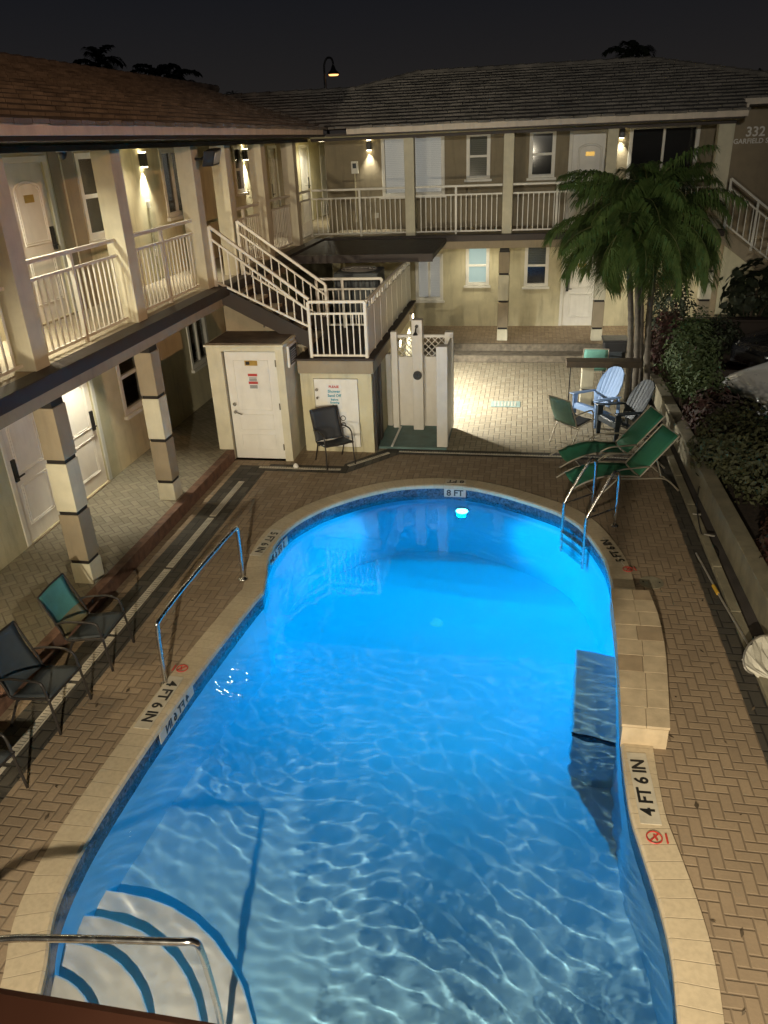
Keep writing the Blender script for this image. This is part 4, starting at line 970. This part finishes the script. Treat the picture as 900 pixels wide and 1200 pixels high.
# ------------------------------------------------------------------ steel rails and ladder
gr=thing('grab_rail','bent steel grab rail standing on the left coping','grab rail',(-3.62,7.2,0),0,'steel rails of the pool')
MB().tube(smoothpath([(-3.68,6.09,.02),(-3.665,6.09,.45),(-3.65,6.1,.72),(-3.645,6.2,.8),(-3.62,7.1,.82),(-3.56,8.14,.82),(-3.55,8.25,.74),(-3.56,8.27,.4),(-3.57,8.27,.02)],6),.024,12).build('rail',M['steel'],gr,smooth=True)
for p in ((-3.68,6.09),(-3.57,8.27)): MB().lathe([(.065,0),(.065,.012),(.04,.03),(.03,.032)],(p[0],p[1],.03 if p[1]>8 else .0),18).build('base_flange',M['steel'],gr,smooth=True)
gs=thing('grab_rail','steel handrail reaching over the curved entry steps','grab rail',(-2.5,2.75,0),0,'steel rails of the pool')
MB().tube(smoothpath([(-3.55,2.45,.02),(-3.5,2.47,.5),(-3.4,2.5,.72),(-3.12,2.64,.79),(-2.6,2.72,.8),(-2.0,2.79,.8),(-1.87,2.82,.78),(-1.85,2.84,.66),(-1.9,2.95,.2),(-1.94,3.03,-.3),(-1.95,3.04,-.75)],6),.024,12).build('rail',M['steel'],gs,smooth=True)
ld=thing('pool_ladder','stainless steel pool ladder at the right of the deep end','ladder',(1.0,10.5,0))
ldir=V((1.38-.93,10.37-10.15,0)).normalized();sdir=V((.30,-.47,0)).normalized()
for k,(b,f_) in enumerate((((1.10,10.85),(.66,10.52)),((1.39,10.37),(.95,10.04)))):
    b=V((*b,0));f_=V((*f_,0))
    MB().tube(smoothpath([b+V((0,0,.02)),b+V((0,0,.6)),b.lerp(f_,.02)+V((0,0,.80)),b.lerp(f_,.12)+V((0,0,.87)),b.lerp(f_,.28)+V((0,0,.82)),b.lerp(f_,.92)+V((0,0,.34)),f_+V((0,0,.22)),f_+V((0,0,0)),f_+V((0,0,-.95))],5),.022,12).build('side_rail',M['steel'],ld,smooth=True)
    MB().tube([b+V((0,0,.3)),b.lerp(f_,.97)+V((0,0,.26))],.014,8).build('brace',M['steel'],ld)
    MB().lathe([(.055,0),(.055,.012),(.03,.03)],(b.x,b.y,.0),16).build('base_flange',M['steel'],ld)
for z in (-.22,-.5,-.8): MB().bar((.66,10.52,z),(.95,10.04,z),.09,.03).build('rung',M['steel'],ld,bevel=.004)
# ------------------------------------------------------------------ drains, lids, tools
def grate(name,label,p,q,wd=.1):
    p=V(p);q=V(q);d=(q-p);L=d.length;d.normalize();a=V((-d.y,d.x,0))*wd/2
    o_=thing(name,label,'drain',tuple(p),0,'white slotted drain covers set in the dark border')
    mb=MB();mb.bar(p+V((0,0,.006)),q+V((0,0,.006)),wd,.008);mb.build('cover',M['grate'],o_)
    mb=MB();k=.05;z_=V((0,0,.0112));e0=-a*.72;e1=-a*.66;e2=a*.7
    mb.v+=[tuple(p+d*k+z_+e0),tuple(p+d*k+z_+e1)];mb.uv+=[(0,0)]*2;pa,pb=0,1
    while k<L-.09:
        q0,q1,q2=p+d*k+z_,p+d*(k+.008)+z_,p+d*(k+.045)+z_;i0=len(mb.v)
        mb.v+=[tuple(q1+e0),tuple(q1+e1),tuple(q0+e2),tuple(q1+e2),tuple(q2+e0),tuple(q2+e1)];mb.uv+=[(0,0)]*6
        mb.f+=[(pa,i0,i0+1,pb),(pb,i0+1,i0+3,i0+2),(i0,i0+4,i0+5,i0+1)];pa,pb=i0+4,i0+5;k+=.045
    mb.build('slots',M['ink'],o_,recalc=False)
ys_=[3.2,4.78,6.02,6.9,8.5,10.1,11.52]
lab=['cut-off strip at the left photo edge','strip under the slate grey chair','short strip between the two chairs','strip beside the tall banded column','long strip running past the far banded column','strip end nearest the shed step']
for k in range(6): grate('drain_cover','white slotted drain cover, '+lab[k],(-4.72,ys_[k],.004),(-4.72,ys_[k+1]-.06,.004))
grate('drain_cover','white slotted drain cover in front of the shed and black chair',(-4.62,12.12,.004),(-3.12,12.12,.004),.07)
grate('drain_cover','slanted white drain cover between the black chair and the shower',(-3.02,12.3,.004),(-2.4,12.98,.004),.07)
grate('drain_cover','thin drain cover along the front edge of the patio',(-2.22,13.06,.004),(2.2,13.02,.004),.05)
fl=thing('floor_drain','pale square drain grate in the middle of the bright patio','drain',(-.37,15.95,0))
MB().box(-.68,-.06,15.78,16.18,.002,.01).build('frame',M['paleteal'],fl)
for k in range(7): MB().box(-.6+k*.07,-.57+k*.07,15.84,16.12,.01,.016).build('bar',M['grate'],fl)
sk=thing('skimmer_cover','round tan skimmer lid set in the deck beyond the raised ledge','lid',(1.7,8.8,0))
MB().lathe([(.15,.004),(.15,.012),(.0,.014)],(1.7,8.8,0),28).build('lid_disc',M['conc'],sk);MB().lathe([(.012,.013),(.012,.018)],(1.6,8.8,0),8).build('finger_hole',M['ink'],sk);MB().lathe([(.012,.013),(.012,.018)],(1.8,8.8,0),8).build('finger_hole',M['ink'],sk)
dc=MB().lathe([(.05,0),(.05,.03),(.03,.07),(0,.08)],(-3.95,12.16,.004),14).build('drain_plug',M['whiteink'],smooth=True);tag(dc,'small white domed cap on the ground at the shed corner','cap')
nt_=thing('skimmer_net','white bag net on a long telescopic pole lying by the planter','pool net',(2.5,7.4,0))
MB().tube([(2.38,9.6,.03),(2.46,8.4,.05),(2.54,7.28,.1)],.013,8).build('pole',M['alum'],nt_);MB().tube([(2.43,8.75,.04),(2.445,8.55,.045)],.022,8).build('pole_joint',M['yellow'],nt_)
hoop=[V((2.57+.36*math.cos(t)*.55-.2*math.sin(t)*.5,7.18+.33*math.cos(t)*.9+.2*math.sin(t)*.2,.16+.10*math.sin(t))) for t in [2*math.pi*k/28 for k in range(28)]]
MB().tube(hoop,.012,6,closed=True).build('hoop',M['alum'],nt_)
mb=MB();rows=[];cen=V((2.82,6.85,.03))
for i in range(7):
    q=i/6;rows.append([tuple(h_.lerp(cen+V((.12*math.cos(k*.5),.12*math.sin(k*.5),.02*math.sin(k*1.7))),q*q*.35+q*.6)+V((.02*math.sin(k*2.1+i),.02*math.cos(k*1.3),-.05*math.sin(q*3.1)+.012*math.sin(3*k)*q))) for k,h_ in enumerate(hoop)]+[])
for i in range(6):
    for k in range(28):
        mb.quad(rows[i][k],rows[i][(k+1)%28],rows[i+1][(k+1)%28],rows[i+1][k])
mb.build('net_bag',M['net'],nt_,recalc=False)
cb=MB().tube(smoothpath([(2.62,10.9,.42),(2.56,10.75,.48),(2.5,10.4,.3),(2.55,10.1,.05),(2.68,9.7,.02),(2.6,9.4,.01)],6),.008,6).build('cable',M['black']);tag(cb,'thin black cable looping off the planter wall','cable')
for k,(a_,b_) in enumerate((((2.53,10.75),(2.64,10.73)),((2.57,10.1),(2.7,10.05)))):
    o_=MB().bar((*a_,.07),(*b_,.07),.03,.012).build('metal_bracket',M['alum']);tag(o_,('thin bright metal bracket across the kerb strip, farther one','thin bright metal bracket across the kerb strip, nearer one')[k],'bracket',group='metal brackets on the kerb strip')
# ------------------------------------------------------------------ planter wall, kerb, stick, low wall
def wallpoly(x0,y0,x1,y1,wd): return [(x0,y0),(x0+wd,y0),(x1+wd,y1),(x1,y1)]
pw=thing('planter_wall','low tan concrete planter wall along the right side of the deck','wall',(2.7,12,0))
MB().prism(wallpoly(2.685,18.0,2.835,4,.17),0,.4).build('wall_body',M['conc'],pw,bevel=.012)
MB().prism(wallpoly(2.665,18.0,2.815,4,.21),.4,.425).build('wall_cap',M['conc'],pw,bevel=.008)
kb=thing('kerb_strip','strip of worn concrete slabs in front of the planter wall','kerb',(2.6,10,0))
y=4.2;k=0
while y<13.6:
    L=.9+.25*((k*37)%5)/5
    MB().box(2.51,2.625,y,min(13.7,y+L)-.01,0,.06+.004*(k%3)).build('slab',M['conc'],kb,bevel=.01);y+=L;k+=1
pole=MB().tube([(2.6,17.6,.1),(2.63,17.3,1.05)],.045,10).build('leaning_post',M['cream2']);tag(pole,'pale round post leaning at the planter corner by the palm','post')
tag(MB().prism([(2.86,18.2),(3.2,18.2),(5.2,18.0),(5.0,13),(3.6,9),(4.3,4),(3.08,4)],-.02,.22).build('planter_soil',M['soil']),kind='structure')
lw=thing('low_wall','dark low wall box in front of the right hand stairs','wall',(4.7,19.6,0))
MB().box(3.7,5.7,19.45,19.75,0,1.0).build('wall_body',M['brown'],lw);MB().box(3.66,5.74,19.41,19.79,1.0,1.05).build('wall_cap',M['brown'],lw,bevel=.01)
# right hand stairs
rs=thing('staircase','right hand stairs descending behind the palm below the street number','stairs',(5.5,20.9,0))
s_=MB();s_.hexa([V((4.45,20.3,2.72)),V((8.2,20.3,-.02)),V((8.2,20.36,-.02)),V((4.45,20.36,2.72)),V((4.45,20.3,3.05)),V((8.4,20.3,.15)),V((8.4,20.36,.15)),V((4.45,20.36,3.05))]);s_.build('stringer',M['tan'],rs)
MB().hexa([V((4.6,20.37,0)),V((8.2,20.37,0)),V((8.2,20.45,0)),V((4.6,20.45,0)),V((4.6,20.37,2.62)),V((8.2,20.37,.0)),V((8.2,20.45,.0)),V((4.6,20.45,2.62))]).build('side_wall',M['cream'],rs)
for k in range(16):
    MB().box(4.45+k*.24,4.45+k*.24+.26,20.46,21.6,3.0-(k+1)*.18-.05,3.0-(k+1)*.18).build('tread',M['slab'],rs)
railing('stair_railing','white railing of the right hand stairs beside the street number',(4.5,20.26,3.0),(8.2,20.26,3.0),h=1.1,drop=2.75,drop2=2.75,low=.12,step=.15,mids=(.18,.5),group='white railings of the stair',ends=(True,True))
# ------------------------------------------------------------------ camera side balcony rail
fr_=thing('balcony_rail','red brown top rail of the nearest balcony at the lower left','railing',(-1.5,.42,3.0))
MB().box(-4,.12,.36,.483,4.255,4.312).build('top_rail',M['railbrown'],fr_,bevel=.012)
for x in (-3.2,-1.9,.05): MB().box(x,x+.05,.39,.45,3.0,4.254).build('rail_post',M['railbrown'],fr_)
# ------------------------------------------------------------------ vegetation
def frond(mb_l,mb_r,base,az,el,L,droop,nl,ll,rr,wid=.03,hang=.5):
    """an arching rachis with two ranks of drooping leaflets"""
    p=V(base);pts=[];n_=14
    for i in range(n_+1):
        q=i/n_;e_=el-droop*q**1.3
        pts.append(p.copy());p+=V((math.cos(az)*math.cos(e_),math.sin(az)*math.cos(e_),math.sin(e_)))*L/n_
    mb_r.tube(pts,[.016*(1-i/n_)+.004 for i in range(n_+1)],5)
    for k in range(nl):
        q=.16+.84*k/nl;f=q*n_;i=min(n_-1,int(f));c_=pts[i].lerp(pts[i+1],f-i);d=(pts[i+1]-pts[i]).normalized()
        side=d.cross(V((0,0,1)));side=side.normalized() if side.length>.05 else V((math.sin(az),-math.cos(az),0))
        up=side.cross(d)
        l_=ll*(math.sin(math.pi*(.12+.8*q))**.6)*rr.uniform(.85,1.1)
        for sg in (1,-1):
            v=(side*sg*rr.uniform(.75,1)+d*rr.uniform(.45,.75)+up*rr.uniform(.0,.35)).normalized()
            a=c_;b=c_+v*l_*.5+V((0,0,-.06*hang*l_));e=c_+v*l_*.93+V((0,0,-hang*l_*rr.uniform(.5,1.0)))
            w_=v.cross(V((0,0,1))).normalized()*wid*.5
            mb_l.add([a-w_*.4,a+w_*.4,b+w_,b-w_,e],[(0,1,2,3),(3,2,4)])
def palm(name,label,trunks,nf,L,ll,seed,group=None,nl=46,wid=.032,mat_=None,hang=.6,tr=.055):
    rr=random.Random(seed);b0=trunks[0][0];t=thing(name,label,'palm tree',b0,0,group)
    for b,h_,ph in trunks:
        b=V(b);h_=V(h_);pts=[];rs=[]
        for i in range(26):
            q=i/25;pts.append(b.lerp(h_,q)+V((.05*math.sin(q*3+ph),.05*math.sin(q*2.2+ph*2),0))*math.sin(q*math.pi));rs.append(tr*(1.25-.35*q)*(1.09 if i%2 else .97)+(.03*max(0,.1-q)/.1))
        MB().tube(pts,rs,10).build('trunk',M['trunk'],t,smooth=True)
        for k in range(nf):
            az=2*math.pi*(k*.382+.11*ph)+rr.uniform(-.2,.2);q=(k+.5)/nf
            el=R(80-98*q+rr.uniform(-8,8));a=MB();c_=MB()
            frond(a,c_,h_+V((0,0,.05)),az,el,L*rr.uniform(.85,1.1)*(1 if q<.85 else .85),R(72+45*rr.random()),nl,ll,rr,wid,hang)
            f=a.build('frond',mat_ or (M['deadfrond'] if k==nf-1 else M['frond']),t,recalc=False);c_.build('rachis',M['frond2'] if not mat_ else mat_,f)
    return t
palm('palm_tree','clump of slim ringed palm trunks with a wide drooping green crown beside the counter',
 [((2.2,16.35,.0),(1.92,16.45,3.3),.3),((2.36,16.7,.0),(2.12,16.7,3.65),1.4),((2.5,17.0,.0),(2.3,16.9,3.4),2.6),((2.62,16.6,0),(2.46,16.75,3.3),3.7)],22,1.72,.56,11,nl=96,wid=.027,hang=.7)
def leaves(mb,c,rad,n_,size,rr,flat=1.0,lump=.35,shell=.55,asp=.55):
    off=V((rr.uniform(0,50),rr.uniform(0,50),0))
    k=0
    while k<n_:
        d=V((rr.gauss(0,1),rr.gauss(0,1),rr.gauss(0,1)))
        if d.length<.1:continue
        d.normalize()
        nz=noise.noise(d*2.3+off)*lump+noise.noise(d*5.1+off)*lump*.5
        s_=(shell+(1-shell)*rr.random()**.6)*(1+nz)
        p=V(c)+V((d.x*rad[0],d.y*rad[1],d.z*rad[2]))*s_
        if p.z<.12:continue
        if noise.noise(p*3.1+off)<-.28 and rr.random()<.8: k+=1;continue
        nrm=(d+V((rr.uniform(-.8,.8),rr.uniform(-.8,.8),rr.uniform(-.2,.9)))).normalized()
        a=nrm.orthogonal().normalized();a=Matrix.Rotation(rr.uniform(0,6.28),3,nrm)@a;b=nrm.cross(a)
        l_=size*rr.uniform(.6,1.25);w_=l_*asp*.5
        mb.add([p,p+a*l_*.5+b*w_-nrm*l_*.08,p+a*l_-nrm*l_*.22,p+a*l_*.5-b*w_-nrm*l_*.08],[(0,1,2,3)]);k+=1
def shrub(name,label,blobs,size,m,seed,cat='shrub',group=None,stems=7,asp=.55):
    rr=random.Random(seed);c0=blobs[0][0];t=thing(name,label,cat,(c0[0],c0[1],0),0,group)
    mb=MB();st_=MB()
    for c_,rad,n_ in blobs:
        leaves(mb,c_,rad,n_,size,rr,asp=asp)
        for k in range(stems):
            a=rr.uniform(0,6.28);q=rr.uniform(.3,.8)
            st_.tube(smoothpath([(c_[0]+.08*math.cos(a),c_[1]+.08*math.sin(a),.15),(c_[0]+rad[0]*.3*q*math.cos(a),c_[1]+rad[1]*.3*q*math.sin(a),c_[2]*.6),(c_[0]+rad[0]*q*math.cos(a),c_[1]+rad[1]*q*math.sin(a),c_[2]+rad[2]*.5*rr.random())],3),.011,5)
    mb.build('foliage',m,t,recalc=False);st_.build('stems',M['twig'],t);return t
shrub('shrub','tall rounded green shrub rising behind the planter wall next to the palm',[((3.12,15.3,1.25),(.5,.55,.85),4200),((3.35,15.0,.75),(.42,.5,.55),1900)],.085,M['shrub'],21)
shrub('shrub','large olive shrub spilling over the planter at the right photo edge',[((3.25,12.0,.65),(.58,.9,.66),4200),((3.75,11.2,.75),(.75,1.0,.72),4200),((4.0,12.3,.6),(.7,.7,.5),2200)],.095,M['shrubo'],22)
shrub('croton_bush','dark red croton between the two green shrubs',[((3.35,13.8,.55),(.5,.6,.5),1500)],.14,M['croton'],23,asp=.4)
shrub('croton_bush','dark red croton behind the tall rounded shrub and palm trunks',[((2.98,17.1,1.0),(.35,.55,.75),1700)],.14,M['croton'],24,asp=.4)
shrub('croton_bush','low red croton at the lower right photo edge',[((3.3,9.0,.45),(.35,.7,.38),1300)],.13,M['croton'],25,asp=.4)
shrub('shrub','dark upright shrub under the right side of the palm crown',[((3.25,18.7,1.3),(.5,.5,1.2),2800)],.1,M['darkleaf'],26)
shrub('broadleaf_plant','dark broad leaved plant against the pale wall of the right stairs',[((5.3,19.9,1.6),(.75,.25,.75),420)],.26,M['darkleaf'],27,cat='plant',asp=.75)
shrub('shrub','low dark hedge mass behind the low wall at the right',[((4.3,19.1,.7),(.7,.3,.55),1800)],.11,M['darkleaf'],28)
gcov=MB();rr=random.Random(31)
for k in range(46): leaves(gcov,(rr.uniform(2.98,3.35)+.02*k%.6,4.5+k*.29,.26),(.16,.2,.14),60,.09,rr,shell=.2,asp=.35)
tag(gcov.build('ground_cover',M['croton'],recalc=False),kind='stuff')
# far silhouettes
for i,(x,y,z,lb_) in enumerate(((-21.2,40,8.9,'far dark palm standing alone above the left roof ridge'),(-18.6,41,8.3,'far dark palm above the left ridge, leftmost of the close pair'),(-17.4,40,7.9,'far dark palm above the left ridge, rightmost of the close pair'),(3.85,40,7.95,'far dark palm just above the back roof ridge'))):
    palm('palm_tree',lb_,[((x,y,-.03),(x+.2,y,z),i)],11,1.5 if i!=3 else 1.25,.6,40+i,'far palms behind the roofs',nl=26,wid=.16,mat_=M['darkleaf'],tr=.12)
def tree(label,x,y,h_,rad,seed):
    rr=random.Random(seed);t=thing('tree',label,'tree',(x,y,0))
    MB().tube([(x,y,-.03),(x+.1,y,h_*.5),(x,y,h_)],[.2,.15,.06],8).build('trunk',M['trunk'],t)
    mb=MB();leaves(mb,(x,y,h_),rad,2200,.3,rr);mb.build('crown',M['darkleaf'],t,recalc=False)
tree('far dark tree at the right photo edge above the back roof',9.9,42,5.4,(1.1,1.1,1.9),51)
tree('far low dark tree on the left roof horizon',-13.6,38,6.6,(.9,.9,.75),52)
# street lamp
sl_=thing('street_lamp','hooked street lamp with an orange lit head beyond the back roof','street lamp',(-9.75,40,-.03))
MB().tube([(-9.75,40,-.03),(-9.75,40,8.0)],[.09,.06],10).build('pole',M['black'],sl_)
MB().tube(smoothpath([(-9.75,40,8.0),(-9.74,40,8.45),(-9.6,40,8.72),(-9.4,40,8.72),(-9.32,40,8.55),(-9.32,40,8.35)],5),.045,8).build('arm',M['black'],sl_,smooth=True)
MB().lathe([(.06,.3),(.13,.12),(.26,.0),(.27,-.06)],(-9.32,40,8.12),16).build('lamp_head',M['black'],sl_,smooth=True)
MB().lathe([(.24,0),(.2,-.05)],(-9.32,40,8.06),16).build('lens',M['lampo'],sl_)
rr=random.Random(77);mb=MB()
for k in range(60):
    x,y=(rr.uniform(1.5,2.5),rr.uniform(3.2,12.5)) if k%3 else (rr.uniform(-5,-3.8),rr.uniform(3,12))
    a=rr.uniform(0,6.3);l_=rr.uniform(.02,.05);c_=V((x,y,.012));d=V((math.cos(a),math.sin(a),rr.uniform(-.1,.25)));e_=V((-math.sin(a),math.cos(a),rr.uniform(-.2,.3)))
    mb.add([c_-d*l_,c_+e_*l_*.4+V((0,0,.004)),c_+d*l_+V((0,0,.006)),c_-e_*l_*.4],[(0,1,2,3)])
tag(mb.build('fallen_leaves',M['timber'],recalc=False),kind='stuff')
# ------------------------------------------------------------------ cars
def car(label,loc,rz,paint):
    t=thing('parked_car',label,'car',loc,rz,'cars parked beyond the planter')
    def loft(sts,sec):
        mb=MB();k=None
        for s_ in sts:
            pts=sec(*s_);k=len(pts);mb.v+=[tuple(p) for p in pts];mb.uv+=[(0,0)]*k
        m_=len(sts)
        for i in range(m_-1):
            for j in range(k): mb.f.append((i*k+j,i*k+(j+1)%k,(i+1)*k+(j+1)%k,(i+1)*k+j))
        mb.f.append(tuple(range(k)));mb.f.append(tuple((m_-1)*k+j for j in range(k)));return mb
    def bsec(x,w_,zb,zs,zt):
        h=[(0,zt),(w_*.45,zt-.004),(w_*.8,zt-.03),(w_*.95,zs+(zt-zs)*.35),(w_,zs-.05),(w_*1.0,(zb+zs)/2),(w_*.96,zb+.06),(w_*.85,zb)]
        return [(x,y,z) for y,z in h]+[(x,-y,z) for y,z in reversed(h[1:])]
    S=[(2.26,.5,.32,.58,.62),(2.2,.68,.24,.62,.70),(2.05,.8,.2,.67,.76),(1.75,.86,.2,.72,.83),(1.35,.885,.2,.77,.89),(.95,.895,.2,.82,.95),(.6,.9,.2,.86,.97),(-.6,.9,.2,.88,.98),(-1.4,.9,.2,.9,1.0),(-1.8,.88,.22,.9,1.0),(-2.15,.82,.28,.86,.95),(-2.25,.6,.36,.8,.86)]
    loft(S,bsec).build('body',paint,t,smooth=True,w=False)
    def csec(x,w_,wt,z0_,z1_):
        h=[(0,z1_),(wt*.7,z1_-.015),(wt,z1_-.07),(w_,z0_)]
        return [(x,y,z) for y,z in h]+[(x,-y,z) for y,z in reversed(h[1:])]
    loft([(.95,.80,.78,.93,.99),(.2,.82,.62,.95,1.40),(-.2,.83,.62,.95,1.45),(-.9,.83,.6,.95,1.43),(-1.55,.8,.58,.95,1.2),(-1.85,.76,.7,.95,1.02)],csec).build('window',M['black'],t,smooth=True,w=False)
    loft([(.12,.66,.62,1.375,1.405),(-.25,.67,.64,1.41,1.46),(-.9,.66,.62,1.4,1.44),(-1.3,.63,.6,1.3,1.33)],csec).build('roof',paint,t,smooth=True,w=False)
    for sg in (1,-1):
        MB().hexa([V((2.06,sg*.54,.60)),V((1.78,sg*.83,.64)),V((1.72,sg*.85,.74)),V((2.02,sg*.56,.72)),V((2.22,sg*.52,.60)),V((1.98,sg*.80,.62)),V((1.88,sg*.82,.745)),V((2.16,sg*.54,.71))]).build('headlight',M['lampglass'],t,w=False,bevel=.01)
        MB().box(.55,.75,min(sg*.9,sg*1.05),max(sg*.9,sg*1.05),.93,1.06).build('mirror',paint,t,w=False,bevel=.03)
        for x in (1.35,-1.35):
            y=sg*.80
            wh=MB().tube([(x,y-.1,.32),(x,y+.1,.32)],.32,24).build('wheel',M['tyre'],t,w=False,bevel=.02)
            MB().tube([(x,y-.105,.32),(x,y+.105,.32)],.2,12).build('rim',M['alum'],wh,w=False)
    MB().box(2.2,2.275,-.48,.48,.40,.56).build('grille',M['black'],t,w=False,bevel=.02);MB().box(2.12,2.25,-.62,.62,.25,.33).build('lower_intake',M['black'],t,w=False,bevel=.02)
    return t
car('silver car parked nose towards the planter, only its bonnet in view',(6.08,16.1,-.01),R(209),M['car'])
car('black car parked behind the silver one at the right photo edge',(7.0,19.3,-.01),R(208),M['carblk'])
# ------------------------------------------------------------------ render settings
sc.view_settings.view_transform='Standard';sc.view_settings.look='None';sc.view_settings.exposure=0;sc.view_settings.gamma=1
sc.cycles.use_denoising=True;sc.cycles.max_bounces=8;sc.cycles.transmission_bounces=8;sc.cycles.transparent_max_bounces=8
sc.cycles.sample_clamp_indirect=4;sc.cycles.caustics_refractive=True;sc.cycles.caustics_reflective=False;sc.cycles.blur_glossy=.5
